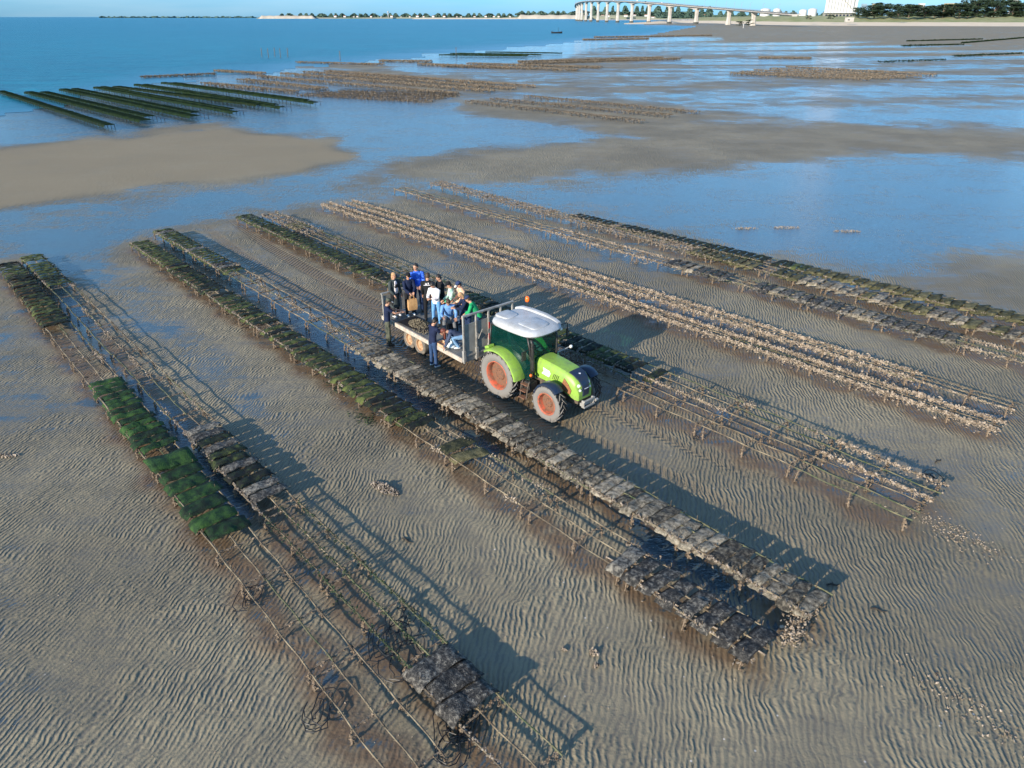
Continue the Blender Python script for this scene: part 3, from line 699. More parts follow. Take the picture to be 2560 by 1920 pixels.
for k, qs in by.items():
    for kind_, mat_ in (('x', None),):
        bm = bmesh.new(); mats = []
        for q in qs:
            src = random.choice(BM[q[4]]); mt = src.materials[0]
            if mt not in mats: mats.append(mt)
            n0 = len(bm.faces); v0 = len(bm.verts)
            bm.from_mesh(src); bm.verts.ensure_lookup_table(); bm.faces.ensure_lookup_table()
            Mx = Matrix.Translation(q[2] + Vector((0, 0, 0.03 + TH * (ZS[k] - 1)))) @ Matrix.Rotation(q[3] + random.uniform(-.07, .07), 4, 'Z')
            bmesh.ops.transform(bm, matrix=Mx, verts=bm.verts[v0:])
            for f in bm.faces[n0:]: f.material_index = mats.index(mt)
        me = bpy.data.meshes.new('distant_oyster_bags'); bm.to_mesh(me); bm.free()
        for mt in mats: me.materials.append(mt)
        o = link('distant_oyster_bags', me); tag(o, 'far oyster bags lying along the %s' % ROWNAME[k], 'oyster bags', None, 'stuff')

# ------------------------------------------------------------------ far groups of rows: each row one thing
SZF = 0.10
def far_row(p0, p1, style, label, width=1.0, group=None, dens=40, h=None, legs=None):
    if h is None: h = .45 if style == 'bag' else .38
    if legs is None: legs = True
    a, b = D(*p0, h), D(*p1, h); a.z = b.z = 0; L = (b - a).length; u = (b - a).normalized(); rz = math.atan2(u.y, u.x)
    t = empty('oyster_rack_row', a, rz, label, 'oyster rack row', group)
    dist = (a + b).length / 2; w = width / 2 * (1.15 if style == 'bag' else 1); sz = max(0.06, dist / 1500)
    g = MB(); f = MB(); sz = max(0.05, dist / 1750)
    for y in (-w, w) + ((0,) if width > 1.2 else ()):
        n = max(3, int(L / 1.5)); g.tube([(L * i / n, y + random.uniform(-.03, .03), h + random.uniform(-.02, .02)) for i in range(n + 1)], 0.02, 4)
    if legs:
        x = 0.3
        while x < L:
            for y in (-w, w): f.tube([(x, y, -.05), (x + random.uniform(-.05, .05), y, h)], 0.03, 4)
            x += random.uniform(.9, 1.4)
        o = f.build('leg_frames', M['leg_far'], t); o['kind'] = 'stuff'
    o = g.build('rails', M['leg_far'], t); o['kind'] = 'stuff'
    if style == 'bag':
        q = MB(); x = 0.0; lines = 2 if width > 1.2 else 1; t['label'] = label
        for l in range(lines):
            yc = 0 if lines == 1 else (-w / 2 - .1 if l == 0 else w / 2 + .1); x = 0.05 if l == 0 else random.uniform(0, 2.5)
            hw = w * (.96 if lines == 1 else .44)
            while x < L * (1.0 if l == 0 else .93):
                z = h + .06 + random.uniform(-.02, .03); dx = .46; r1 = random.uniform(-.05, .05)
                q.add([(x, yc - hw, z - .05), (x + dx, yc - hw, z - .02), (x + dx + r1, yc + hw, z - .03), (x + r1, yc + hw, z - .05), (x + .05, yc - hw * .8, z + .07), (x + dx - .05, yc - hw * .8, z + .09), (x + dx + r1 - .05, yc + hw * .8, z + .08), (x + r1 + .05, yc + hw * .8, z + .06),
                       (x, yc - hw - .05, z - .24), (x + dx, yc - hw - .05, z - .22)],
                      [(4, 5, 6, 7), (0, 1, 5, 4), (1, 2, 6, 5), (2, 3, 7, 6), (3, 0, 4, 7), (8, 9, 1, 0)]); x += dx + .02
        o = q.build('bag_layer', M['weed_far'], t, smooth=False); o['kind'] = 'stuff'
    else:
        q = MB(); n = int(L * dens * (1 if width < 1.2 else 1.8)); lines = [-w, w] if width <= 1.2 else [-w, 0, w]
        if style == 'field': lines = [random.uniform(-w, w) for _ in range(9)]
        for k in range(n):
            y = random.choice(lines) + random.gauss(0, .06 if style != 'field' else .35); x = random.uniform(0, L)
            z = h + random.gauss(0, .04) if random.random() < .65 else random.uniform(.0, h)
            if style == 'field': z = abs(random.gauss(0, .16))
            if style == 'low': z = abs(random.gauss(0, .15))
            q.shell((x, y, z), random.uniform(sz, sz * 2.3))
        o = q.build('oyster_crust', M['shell_far'] if style != 'weed' else M['weed_far'], t); o['kind'] = 'stuff'
    return t
gg = 'green bagged rows standing in the shallows'
for i, (p, q, w) in enumerate([((2, 197), (235, 271), 1.0), ((75, 198), (330, 259), 2.6), ((147, 192), (432, 250), 2.4), ((214, 188), (518, 242), 1.6), ((250, 187), (560, 226), 1.1), ((300, 182), (618, 232), 1.5), ((358, 178), (686, 221), 1.5)]):
    far_row(p, q, 'bag', 'green-black bagged trestle row standing in the shallows, %s from the left' % ordinal(i + 1), w, gg)
for p, q, w, lab, st in [((303, 165), (465, 158), 1.5, 'leftmost brown crusted oyster row in the shallows behind the green rows', 'crust'),
        ((465, 151), (570, 157), 1.2, 'short dark crusted oyster row at the sea edge, beyond the green rows', 'crust'),
        ((440, 178), (640, 196), 1.3, 'ragged brown crusted oyster row just behind the last green row', 'crust'),
        ((560, 163), (985, 200), 1.2, 'nearest of the long brown crusted rows beyond the sandbar', 'crust'),
        ((610, 157), (1065, 195), 1.2, 'second of the long brown crusted rows beyond the sandbar', 'crust'),
        ((660, 154), (1110, 190), 1.2, 'third of the long brown crusted rows beyond the sandbar', 'crust'),
        ((705, 152), (1152, 185), 1.2, 'farthest of the long brown crusted rows beyond the sandbar', 'crust'),
        ((520, 170), (700, 190), 1.8, 'broken brown oyster row between green rows and long crusted rows', 'crust'),
        ((650, 200), (930, 215), 2.4, 'near band of the low oyster bed where the wet sand begins', 'field'),
        ((690, 196), (960, 208), 2.6, 'middle band of the low oyster bed where the wet sand begins', 'field'),
        ((735, 192), (990, 203), 2.0, 'far band of the low oyster bed where the wet sand begins', 'field'),
        ((820, 130), (932, 131), 2.0, 'small brown oyster row left of the dark green far rows', 'crust'),
        ((905, 137), (1100, 144), 1.6, 'faint oyster row before the dark green far rows', 'crust'),
        ((960, 140), (1250, 150), 2.2, 'wide pale oyster row beyond the middle channel', 'crust'),
        ((1010, 136), (1300, 144), 1.8, 'second pale oyster row beyond the middle channel', 'crust'),
        ((1130, 136), (1470, 125), 1.6, 'pale oyster row slanting right beyond the middle channel', 'crust'),
        ((1120, 132), (1430, 123), 1.4, 'thin pale oyster row just behind the slanting one', 'crust'),
        ((1285, 80), (1535, 76), 2.2, 'dark oyster row near the water, toward the bridge foot', 'crust'),
        ((1260, 85), (1400, 83), 1.6, 'shorter dark oyster row near the water, toward the bridge', 'crust'),
        ((1640, 123), (1752, 124), 2.0, 'small brown oyster row behind the large far group at right', 'crust'),
        ((640, 133), (830, 138), 1.0, 'thin oyster row reaching into the sea, left of centre', 'crust')]:
    far_row(p, q, st, lab, w, 'crusted oyster rows far out on the flats')
for p, q, w, lab in [((950, 118), (1140, 120), 2.2, 'dark green bagged row, nearest of the far central group'), ((975, 115), (1170, 117.5), 2.2, 'dark green bagged row, middle of the far central group'), ((1050, 112), (1215, 114.5), 1.8, 'dark green bagged row, farthest of the far central group')]:
    far_row(p, q, 'bag', lab, w, 'dark green rows far out in the centre')
for i, (p, q) in enumerate([((1010, 217), (1388, 260)), ((1062, 212), (1450, 248)), ((1135, 206), (1508, 241))]):
    far_row(p, q, 'crust', '%s of the three brown crusted rows on the sand beyond the wet channel' % ('nearest', 'middle', 'farthest')[i], 1.05, 'three crusted rows beyond the channel', dens=60)
for i, (p, q) in enumerate([((1577, 157), (1880, 170)), ((1600, 154), (1925, 168)), ((1630, 150), (1955, 166)), ((1665, 147), (1990, 164)), ((1700, 143), (2025, 160))]):
    far_row(p, q, 'crust', '%s row of the large brown crusted group far right' % ordinal(i + 1), 1.1, 'large crusted group far right', dens=44)
for i, (p, q) in enumerate([((2080, 92), (2212, 81)), ((1960, 88), (2120, 84)), ((1950, 98), (2080, 95)), ((2060, 120), (2212, 114)), ((1900, 133), (2040, 128))]):
    t = far_row(p, q, 'weed', '%s dark weed-grown oyster row by the right frame edge' % ordinal(i + 1), 1.2, 'dark weed-grown rows far right', dens=6, h=0.3, legs=False)
# ------------------------------------------------------------------ the tractor (x forward, y to its left, z up; origin under the rear axle)
M['green'] = simple('lime_green_paint', (0.255, 0.43, 0.06), 0.42, col2=(0.19, 0.27, 0.08), scale=5, lo=.45, hi=.72, detail=9)
M['white_p'] = simple('white_roof_paint', (0.47, 0.49, 0.51), 0.5, col2=(0.35, 0.355, 0.35), scale=2.5)
M['navy'] = simple('dark_blue_plastic', (0.012, 0.026, 0.06), 0.35, col2=(0.03, 0.035, 0.05), scale=6)
M['dark'] = simple('black_plastic', (0.018, 0.019, 0.02), 0.45, col2=(0.045, 0.04, 0.035), scale=9)
M['engine'] = simple('muddy_cast_iron', (0.06, 0.05, 0.042), 0.75, col2=(0.16, 0.12, 0.085), scale=11, bump=.006)
M['rim'] = simple('orange_red_rim', (0.55, 0.105, 0.05), 0.65, col2=(0.20, 0.10, 0.06), scale=6, lo=.38, hi=.58)
M['hub'] = simple('rusty_hub', (0.20, 0.085, 0.045), 0.75, col2=(0.12, 0.075, 0.05), scale=14, bump=.004)
M['side_grille'] = simple('rusty_side_grille', (0.30, 0.125, 0.05), 0.7, col2=(0.19, 0.085, 0.04), scale=22)
M['galv'] = simple('dull_galvanised_steel', (0.42, 0.41, 0.38), 0.55, metal=0.25, col2=(0.27, 0.25, 0.22), scale=5, bump=.002)
M['galv_d'] = simple('weathered_grey_panel', (0.33, 0.32, 0.28), 0.65, col2=(0.22, 0.215, 0.19), scale=2.2)
M['lamp'] = simple('lamp_glass', (0.75, 0.75, 0.70), 0.1, spec=.8)
M['amber'] = simple('orange_beacon', (0.85, 0.16, 0.02), 0.2)
M['red'] = simple('red_reflector', (0.55, 0.02, 0.02), 0.3)
M['whiteplate'] = simple('white_sticker', (0.80, 0.80, 0.82), 0.4, col2=(.7, .7, .75), scale=20)
M['seat'] = simple('seat_cloth', (0.03, 0.035, 0.035), 0.9)
def tyre_mat():
    m, nt, b = mat_base('tyre_rubber'); N = nt.nodes; L = nt.links
    t = N.new('ShaderNodeTexCoord'); s = N.new('ShaderNodeSeparateXYZ'); L.new(t.outputs['Normal'], s.inputs[0])
    a = N.new('ShaderNodeMath'); a.operation = 'ABSOLUTE'; L.new(s.outputs[1], a.inputs[0])
    sp = N.new('ShaderNodeVectorMath'); sp.operation = 'LENGTH'
    n = N.new('ShaderNodeTexNoise'); n.inputs['Scale'].default_value = 9; n.inputs['Detail'].default_value = 6; L.new(t.outputs['Object'], n.inputs[0])
    n1 = N.new('ShaderNodeMath'); n1.operation = 'ADD'; L.new(a.outputs[0], n1.inputs[0]); 
    n2 = N.new('ShaderNodeMath'); n2.operation = 'MULTIPLY'; n2.inputs[1].default_value = 0.8; L.new(n.outputs[0], n2.inputs[0]); L.new(n2.outputs[0], n1.inputs[1])
    r = N.new('ShaderNodeMapRange'); r.inputs[1].default_value = 0.95; r.inputs[2].default_value = 1.2; L.new(n1.outputs[0], r.inputs[0])
    mx = N.new('ShaderNodeMix'); mx.data_type = 'RGBA'; L.new(r.outputs[0], mx.inputs[0]); mx.inputs[6].default_value = (0.022, 0.020, 0.018, 1); mx.inputs[7].default_value = (0.19, 0.18, 0.165, 1)
    L.new(mx.outputs[2], b.inputs['Base Color']); b.inputs['Roughness'].default_value = 0.85
    return m
M['tyre'] = tyre_mat()
def glass_mat(name, col, dens=0.5):
    m = bpy.data.materials.new(name); m.use_nodes = True; nt = m.node_tree; nt.nodes.clear(); N = nt.nodes; L = nt.links
    tr = N.new('ShaderNodeBsdfTransparent'); tr.inputs[0].default_value = (*col, 1)
    gl = N.new('ShaderNodeBsdfGlossy'); gl.inputs['Roughness'].default_value = 0.04; gl.inputs[0].default_value = (0.8, 1, 0.95, 1)
    fr = N.new('ShaderNodeFresnel'); fr.inputs[0].default_value = 1.6
    mx = N.new('ShaderNodeMixShader'); L.new(fr.outputs[0], mx.inputs[0]); L.new(tr.outputs[0], mx.inputs[1]); L.new(gl.outputs[0], mx.inputs[2])
    df = N.new('ShaderNodeBsdfDiffuse'); df.inputs[0].default_value = (0.012, 0.12, 0.105, 1); m2 = N.new('ShaderNodeMixShader'); m2.inputs[0].default_value = 0.16
    L.new(mx.outputs[0], m2.inputs[1]); L.new(df.outputs[0], m2.inputs[2])
    o = N.new('ShaderNodeOutputMaterial'); L.new(m2.outputs[0], o.inputs[0]); return m
M['glass'] = glass_mat('green_tinted_glass', (0.20, 0.55, 0.50))

tr = empty('tractor', TR_O, TR_ANG, 'lime green tractor with white cab roof, grey-sided tyres and orange rims, hitched to the trailer', 'tractor')
def wheel(name, parent, x, y, R_, w, rimr, nl, out, lugh=0.06, lab=None):
    """y: centre of the tyre; out: +1 or -1 = outward side"""
    e = link(name, None, parent, (x, y, R_))
    e.empty_display_size = .1
    if lab: e['label'] = lab
    g = MB(); h = w / 2; sr = rimr + 0.02
    g.lathe([(sr, -h * .72), (sr + .05, -h * .90), ((R_ + sr) / 2, -h * 1.0), (R_ * .90, -h * .93), (R_ * .945, -h * .78), (R_ * .955, 0), (R_ * .945, h * .78), (R_ * .90, h * .93), ((R_ + sr) / 2, h * 1.0), (sr + .05, h * .90), (sr, h * .72)], 40)
    for k in range(nl):
        for s_ in (-1, 1):
            t0 = 2 * math.pi * (k + (0.5 if s_ > 0 else 0)) / nl
            pts = []
            for f, dt in ((0.04, 0.0), (0.5, 0.16), (0.97, 0.27)):
                t = t0 + dt * (0.8 / R_) * -1
                yy = s_ * h * f; ra_ = R_ * .93 if f < .9 else R_ * .90; rb_ = R_ * 1.005 if f < .9 else R_ * .975
                dth = 0.045 / R_ * 0.75
                pts.append([Vector((math.cos(t + q) * rr, yy, math.sin(t + q) * rr)) for q, rr in ((-dth, ra_), (-dth * .7, rb_), (dth * .7, rb_), (dth, ra_))])
            g.rings(pts, True)
    g.build('tyre', M['tyre'], e, auto=35)
    r_ = MB(); o = out
    r_.lathe([(rimr + .035, o * h * .80), (rimr + .01, o * h * .84), (rimr - .015, o * h * .74), (rimr - .03, o * h * .30), (rimr - .05, -o * h * .1), (rimr - .05, -o * h * .72), (rimr + .02, -o * h * .8)], 36)
    r_.build('rim', M['rim'], e, auto=40)
    d = MB(); d.lathe([(rimr - .045, o * h * .02), (rimr * .80, o * h * .10), (rimr * .45, o * h * .06), (rimr * .40, o * h * .22), (rimr * .22, o * h * .26), (0.005, o * h * .28)], 28)
    for k in range(8):
        t = 2 * math.pi * k / 8; d.ell((rimr * .33 * math.cos(t), o * h * .26, rimr * .33 * math.sin(t)), (.02, .02, .02), 6, 4)
    d.build('hub', M['hub'], e, auto=40)
    return e
def link_empty(*a): pass
_link = link
def link(name, me, parent=None, loc=None, rot=None):
    return _link(name, me, parent, loc, rot)
RR_, RF_ = 0.79, 0.60
for s_, side in ((-1, 'right'), (1, 'left')):
    wheel('rear_wheel', tr, 0, s_ * 0.80, RR_, 0.46, 0.455, 21, s_, lab='large rear wheel on the %s side' % ('near' if s_ < 0 else 'far'))
    wf = wheel('front_wheel', tr, 2.38, s_ * 0.80, RF_, 0.36, 0.335, 17, s_, lab='smaller front wheel on the %s side' % ('near' if s_ < 0 else 'far'))
# hood
def hood_ring(x, zt, zb, w, wt=None, n=5):
    wt = wt or w * .78; pts = []
    prof = [(-w / 2, zb), (-w / 2, zb + (zt - zb) * .45), (-w / 2 * .99, zb + (zt - zb) * .72), (-wt / 2 * 1.06, zt - .05), (-wt / 2 * .90, zt - .012), (0, zt + .012)]
    prof = prof + [(-a, b) for a, b in prof[-2::-1]]
    return [Vector((x, a, b)) for a, b in prof]
g = MB(); g.rings([hood_ring(1.12, 1.60, 1.02, .74), hood_ring(1.30, 1.645, 1.00, .78), hood_ring(1.9, 1.615, .98, .78), hood_ring(2.5, 1.555, .92, .77), hood_ring(2.85, 1.47, .82, .75), hood_ring(3.04, 1.36, .76, .70, .50), hood_ring(3.15, 1.20, .74, .62, .42), hood_ring(3.19, 1.02, .74, .56, .40)])
g.build('hood', M['green'], tr, auto=32, bevel=.01)
g = MB()     # dark nose panel running over the top of the nose and down the front
pth = [(2.66, 1.535, .24), (2.88, 1.475, .235), (3.06, 1.375, .20), (3.175, 1.22, .15), (3.225, 1.02, .13), (3.215, .86, .12)]
g.rings([[Vector((x + dx * .6, -w_, z + dz)) , Vector((x + dx, -w_ * .5, z + dz + .008)), Vector((x + dx, w_ * .5, z + dz + .008)), Vector((x + dx * .6, w_, z + dz)), Vector((x - .05, w_, z - .05)), Vector((x - .05, -w_, z - .05))] for (x, z, w_), (dx, dz) in zip(pth, [(0, .012), (.006, .012), (.012, .01), (.018, .006), (.02, 0), (.02, 0)])])
g.build('nose_panel', M['navy'], tr, auto=30)
g = MB(); g.add([(2.86, -.03, 1.505), (2.90, .035, 1.498), (2.93, .015, 1.487), (2.94, -.03, 1.484), (2.90, -.045, 1.494)], [(0, 3, 2, 1), (0, 4, 3)]); g.box((3.235, 0, 1.10), (.006, .17, .022), (0, R(-12), 0))
g.build('badge', M['whiteplate'], tr)
for s_ in (-1, 1):
    g = MB(); y = s_ * .392
    g.prism([(2.50, .96), (2.66, .93), (2.88, .90), (2.93, 1.04), (2.80, 1.20), (2.58, 1.36), (2.52, 1.22), (2.47, 1.14)], y - .012 * s_, y + .004 * s_)
    g.build('side_grille', M['side_grille'], tr, bevel=.004)
    for cz, rr in ((1.20, .062), (1.07, .045)):
        g = MB(); g.lathe([(0.002, .02), (rr * .8, .022), (rr, .0), (rr * 1.05, -.04)], 16, 'x', (0, 0, 0)); o = g.build('headlight', M['lamp'], tr, auto=40); o.location = (3.10 if cz > 1.1 else 3.165, s_ * .225, cz); o.rotation_euler = (0, R(-14), s_ * R(22))
    for k in range(4):
        x = 2.02 + k * .075
        g = MB(); g.prism([(x, 1.17), (x + .022, 1.17), (x + .10, 1.35), (x + .075, 1.35)], y - .004 * s_, y + .006 * s_); g.build('vent_slot', M['dark'], tr)
g = MB(); g.prism([(1.50, 1.20), (1.86, 1.17), (1.93, 1.30), (1.88, 1.38), (1.56, 1.42), (1.60, 1.31)], -.392, -.399); g.build('sticker', M['whiteplate'], tr)
g = MB()
for k in range(5): g.box((1.64 + k * .045, -.401, 1.285 + (k % 2) * .012), (.028, .003, .02 + .01 * (k % 3)))
g.build('sticker_print', M['galv_d'], tr)
# engine, axles, belly
g = MB(); g.box((1.6, 0, .78), (3.0, .46, .42)); g.box((0, 0, .80), (.75, .62, .6)); g.box((2.2, 0, .62), (1.3, .36, .3)); g.tube([(0, -.78, .79), (0, .78, .79)], .13, 10); g.tube([(2.38, -.74, .58), (2.38, .74, .58)], .085, 8)
for k in range(14): g.box((1.2 + random.random() * 1.3, random.choice((-1, 1)) * random.uniform(.2, .30), random.uniform(.62, 1.0)), (random.uniform(.08, .25), .1, random.uniform(.06, .16)))
g.tube([(1.5, -.3, .7), (1.9, -.33, .66), (2.3, -.5, .6)], .025, 6); g.tube([(1.3, .3, .7), (1.9, .33, .66), (2.3, .5, .6)], .025, 6)
g.build('engine_block', M['engine'], tr, bevel=.01)
g = MB(); g.box((1.0, -.52, .68), (.52, .32, .34)); g.box((1.0, .52, .68), (.6, .32, .34)); g.build('fuel_tank', M['dark'], tr, bevel=.03)
g = MB()     # front weight carrier
g.box((3.27, 0, .63), (.12, .50, .10)); g.box((3.34, -.22, .66), (.12, .05, .24)); g.box((3.34, .22, .66), (.12, .05, .24)); g.box((3.40, 0, .76), (.05, .48, .045)); g.box((3.40, 0, .56), (.05, .48, .05)); g.tube([(3.42, .25, .66), (3.42, .36, .66)], .05, 8)
g.build('front_bracket', M['galv'], tr, bevel=.008)
# cab
def P3(l): return [Vector(p) for p in l]
hw = .70; rt = 2.34
g = MB()
for s_ in (-1, 1):
    y = s_ * hw; yt = s_ * (hw - .03)
    g.tube([(1.10, s_ * .50, .92), (1.14, s_ * .56, 1.5), (1.10, s_ * .60, 2.0), (1.02, s_ * .62, rt)], .038, 8)     # front pillar
    g.tube([(-.62, y, 1.46), (-.58, yt, rt)], .035, 8)
    g.tube([(1.02, s_ * .62, rt), (.2, s_ * .69, rt + .01), (-.58, yt, rt)], .03, 8)
    g.tube([(-.62, y, 1.46), (-.30, y, 1.50), (.25, y, 1.42), (.58, y, 1.12), (.74, y, .84), (1.08, s_ * .52, .80)], .032, 8)
    g.tube([(.74, y, .84), (.62, y, 1.1), (.30, y, 1.40)], .02, 6)
g.tube([(1.02, -.62, rt), (1.08, 0, rt), (1.02, .62, rt)], .03, 8); g.tube([(-.58, -.67, rt), (-.58, .67, rt)], .03, 8); g.tube([(-.62, -hw, 1.46), (-.62, hw, 1.46)], .03, 8)
g.tube([(1.13, -.54, 1.36), (1.16, 0, 1.66), (1.13, .54, 1.36)], .02, 6)
g.build('cab_frame', M['dark'], tr, smooth=True)
for s_, nm in ((-1, 'near'), (1, 'far')):
    y = s_ * (hw - .005); yt = s_ * (hw - .05); yf = s_ * .56
    g = MB(); g.add([(1.08, yf, .86), (1.12, s_ * .58, 1.5), (1.0, s_ * .63, rt), (.2, s_ * .675, rt), (-.56, yt, rt), (-.60, y, 1.48), (.0, y, 1.47), (.35, y, 1.36), (.62, y, 1.02), (.74, y, .87)], [(0, 1, 2, 3, 4, 5, 6, 7, 8, 9)]); g.build('side_window', M['glass'], tr)
g = MB(); g.add([(1.135, -.53, 1.38), (1.135, .53, 1.38), (1.15, .57, 1.6), (1.12, .6, 2.0), (1.03, .6, rt), (1.08, 0, rt), (1.03, -.6, rt), (1.12, -.6, 2.0), (1.15, -.57, 1.6), (1.165, 0, 1.66)], [(0, 9, 8), (9, 1, 2), (8, 9, 2, 3, 4, 5, 6, 7)]); g.build('windscreen', M['glass'], tr)
for s_ in (-1, 1):
    g = MB(); g.add([(1.125, s_ * .50, .95), (1.125, s_ * .395, .95), (1.125, s_ * .395, 1.5), (1.15, s_ * .55, 1.42)], [(0, 1, 2, 3)]); g.build('lower_windscreen', M['glass'], tr)
g = MB(); g.add([(-.61, -.68, 1.48), (-.61, .68, 1.48), (-.57, .66, rt), (-.57, -.66, rt)], [(0, 1, 2, 3)]); g.build('rear_window', M['glass'], tr)
g = MB(); g.box((.25, 0, .96), (1.55, 1.0, .10)); g.box((-.2, 0, 1.25), (.8, 1.34, .40)); g.build('cab_floor', M['dark'], tr, bevel=.03)
g = MB(); g.box((.02, 0, 1.50), (.48, .50, .14)); g.box((-.22, 0, 1.80), (.13, .48, .58), (0, R(-8), 0)); g.box((0, -.30, 1.66), (.36, .08, .06)); g.box((0, .30, 1.66), (.36, .08, .06)); g.box((-.27, 0, 2.14), (.09, .28, .16)); g.build('seat', M['seat'], tr, bevel=.04)
g = MB(); g.tube([(.72 + .18 * math.cos(a_) * .75, .19 * math.sin(a_), 1.66 + .18 * math.cos(a_) * .55) for a_ in np.linspace(0, 2 * math.pi, 22)], .017, 6, caps=False); g.tube([(1.0, 0, 1.2), (.72, 0, 1.65)], .035, 6); g.tube([(.72, -.17, 1.66), (.72, .17, 1.66)], .015, 5); g.build('steering_wheel', M['dark'], tr, smooth=True)
g = MB(); g.box((1.0, 0, 1.42), (.22, .5, .42), (0, R(18), 0)); g.box((.25, -.42, 1.52), (.6, .16, .2)); g.tube([(.4, -.42, 1.6), (.46, -.42, 1.85)], .016, 6); g.tube([(.3, -.38, 1.6), (.33, -.38, 1.8)], .016, 6); g.build('dashboard', M['dark'], tr, bevel=.02)
# roof: lofted from plan outlines
def plan(x0, x1, w, z, e=4.5, n=36, front=.07, cx=0):
    r = []; xc, hl = (x0 + x1) / 2, (x1 - x0) / 2
    for k in range(n):
        a_ = 2 * math.pi * k / n; c_, s__ = math.cos(a_), math.sin(a_)
        x = math.copysign(abs(c_) ** (2 / e), c_); y = math.copysign(abs(s__) ** (2 / e), s__)
        xx = xc + hl * x + (front * (1 - y * y) if x > 0 else -.03 * (1 - y * y)); taper = 1 - .05 * max(0, x)
        r.append(Vector((xx, w * y * taper, z)))
    return r
g = MB(); g.rings([plan(-.56, 1.16, .70, 2.34), plan(-.62, 1.30, .78, 2.37), plan(-.64, 1.34, .80, 2.43), plan(-.61, 1.30, .78, 2.50), plan(-.54, 1.18, .72, 2.555), plan(-.42, 1.02, .60, 2.585), plan(-.2, .7, .36, 2.60)])
g.build('roof', M['white_p'], tr, auto=50)
g = MB(); g.rings([plan(.36, 1.08, .40, 2.56, 7), plan(.38, 1.06, .385, 2.615, 7), plan(.42, 1.02, .35, 2.63, 7)]); o = g.build('roof_hatch', M['white_p'], tr, auto=50); o.rotation_euler = (0, R(1.5), 0); o.location = (0, -.12, .005)
g = MB(); g.rings([plan(-.56, -.04, .30, 2.57, 7), plan(-.55, -.05, .285, 2.62, 7), plan(-.5, -.1, .26, 2.63, 7)]); o = g.build('roof_vent', M['white_p'], tr, auto=50); o.location = (0, -.25, 0)
g = MB(); g.rings([[Vector((x, y0 + dy, z + dz)) for dy, dz in ((-.11, -.03), (-.09, .045), (-.04, .06), (.05, .05), (.09, -.03))] for x, y0, z in ((-.60, .50, 2.54), (-.45, .58, 2.58), (0, .62, 2.60), (.6, .62, 2.60), (1.0, .60, 2.56), (1.22, .58, 2.50))]); g.build('roof_ridge', M['white_p'], tr, auto=40)
# rear fenders
for s_ in (-1, 1):
    g = MB(); rs = []
    for k in range(15):
        a_ = R(8 + k * 118 / 14); r0 = .885 if k > 1 else .90
        sec = [(r0 + .035, .60), (r0 + .05, .66), (r0 + .05, .98), (r0 + .02, 1.05), (r0 - .03, 1.06), (r0 - .03, 1.03), (r0, .97), (r0, .60)]
        rs.append([Vector((math.cos(a_) * r, s_ * (yy + .0), RR_ + math.sin(a_) * r * .98)) for r, yy in sec])
    g.rings(rs); g.build('rear_fender', M['green'], tr, auto=40)
    g = MB(); g.add([(x, s_ * .62, z) for x, z in ((.88, .92), (.80, 1.25), (.55, 1.53), (.1, 1.66), (-.45, 1.55), (-.45, 1.1), (.5, .85))], [(0, 1, 2, 3, 4, 5, 6)]); g.build('inner_fender', M['dark'], tr)
    g = MB(); g.box((-.46, s_ * .86, 1.64), (.20, .26, .09), (0, R(-24), 0)); g.build('fender_lamp_box', M['green'], tr, bevel=.02)
    # front fenders
    g = MB(); rs = []
    for k in range(12):
        a_ = R(48 + k * 112 / 11); r0 = .655
        sec = [(r0, .62), (r0 + .03, .66), (r0 + .03, .95), (r0, .99), (r0 - .05, .99), (r0 - .02, .96), (r0 - .01, .62)]
        rs.append([Vector((2.38 + math.cos(a_) * r, s_ * yy, RF_ + math.sin(a_) * r)) for r, yy in sec])
    g.rings(rs); g.tube([(2.3, s_ * .4, .75), (2.35, s_ * .7, 1.26)], .025, 6); g.build('front_fender', M['navy'], tr, auto=40)
# steps on the near side
for s_ in (-1, 1):
    st_ = MB(); 
    for x in (.93, 1.21): st_.tube([(x, s_ * .70, .92), (x + .02, s_ * .80, .75), (x, s_ * .84, .34)], .02, 6)
    st_.build('step_frame', M['engine'], tr)
    for z, y in ((.38, .84), (.60, .80), (.80, .74)):
        g = MB(); g.box((1.07, s_ * y, z), (.27, .17, .03)); g.build('step', M['hub'], tr, bevel=.005)
g = MB(); g.tube([(1.24, -.52, 1.02), (1.24, -.55, 1.25), (1.24, -.60, 2.18), (1.20, -.62, 2.30)], [.05, .055, .055, .045], 10); g.build('exhaust_pipe', M['dark'], tr, smooth=True)
g = MB(); g.tube([(1.18, -.52, 1.22), (1.34, -.74, 1.20)], .05, 8); g.build('lamp_bar', M['dark'], tr)
g = MB(); g.ell((1.37, -.76, 1.20), (.05, .05, .05), 10, 6); g.build('turn_lamp', M['amber'], tr, smooth=True)
g = MB(); g.tube([(1.08, -.60, 1.95), (1.10, -.80, 1.93)], .015, 5); g.box((1.10, -.84, 1.80), (.05, .17, .30)); g.build('mirror', M['dark'], tr, bevel=.015)
g = MB(); g.tube([(.98, .62, 2.28), (.98, 1.18, 2.30), (.98, 1.22, 2.25), (.98, 1.22, 2.05)], .016, 6); g.box((.98, 1.22, 1.95), (.04, .07, .30)); g.build('mirror', M['dark'], tr, bevel=.01)
g = MB(); g.tube([(1.05, .62, 1.42), (1.15, 1.18, 1.50)], .022, 6); g.build('lamp_arm', M['galv'], tr)
g = MB(); g.ell((1.17, 1.24, 1.50), (.06, .07, .06), 10, 6); g.build('side_lamp', M['lamp'], tr, smooth=True)
g = MB(); g.ell((1.25, .66, 2.30), (.05, .05, .05), 10, 6); g.build('work_lamp', M['lamp'], tr, smooth=True)
g = MB(); g.tube([(-.35, .70, 2.45), (-.35, .72, 2.78)], .014, 6); g.build('beacon_stalk', M['dark'], tr)
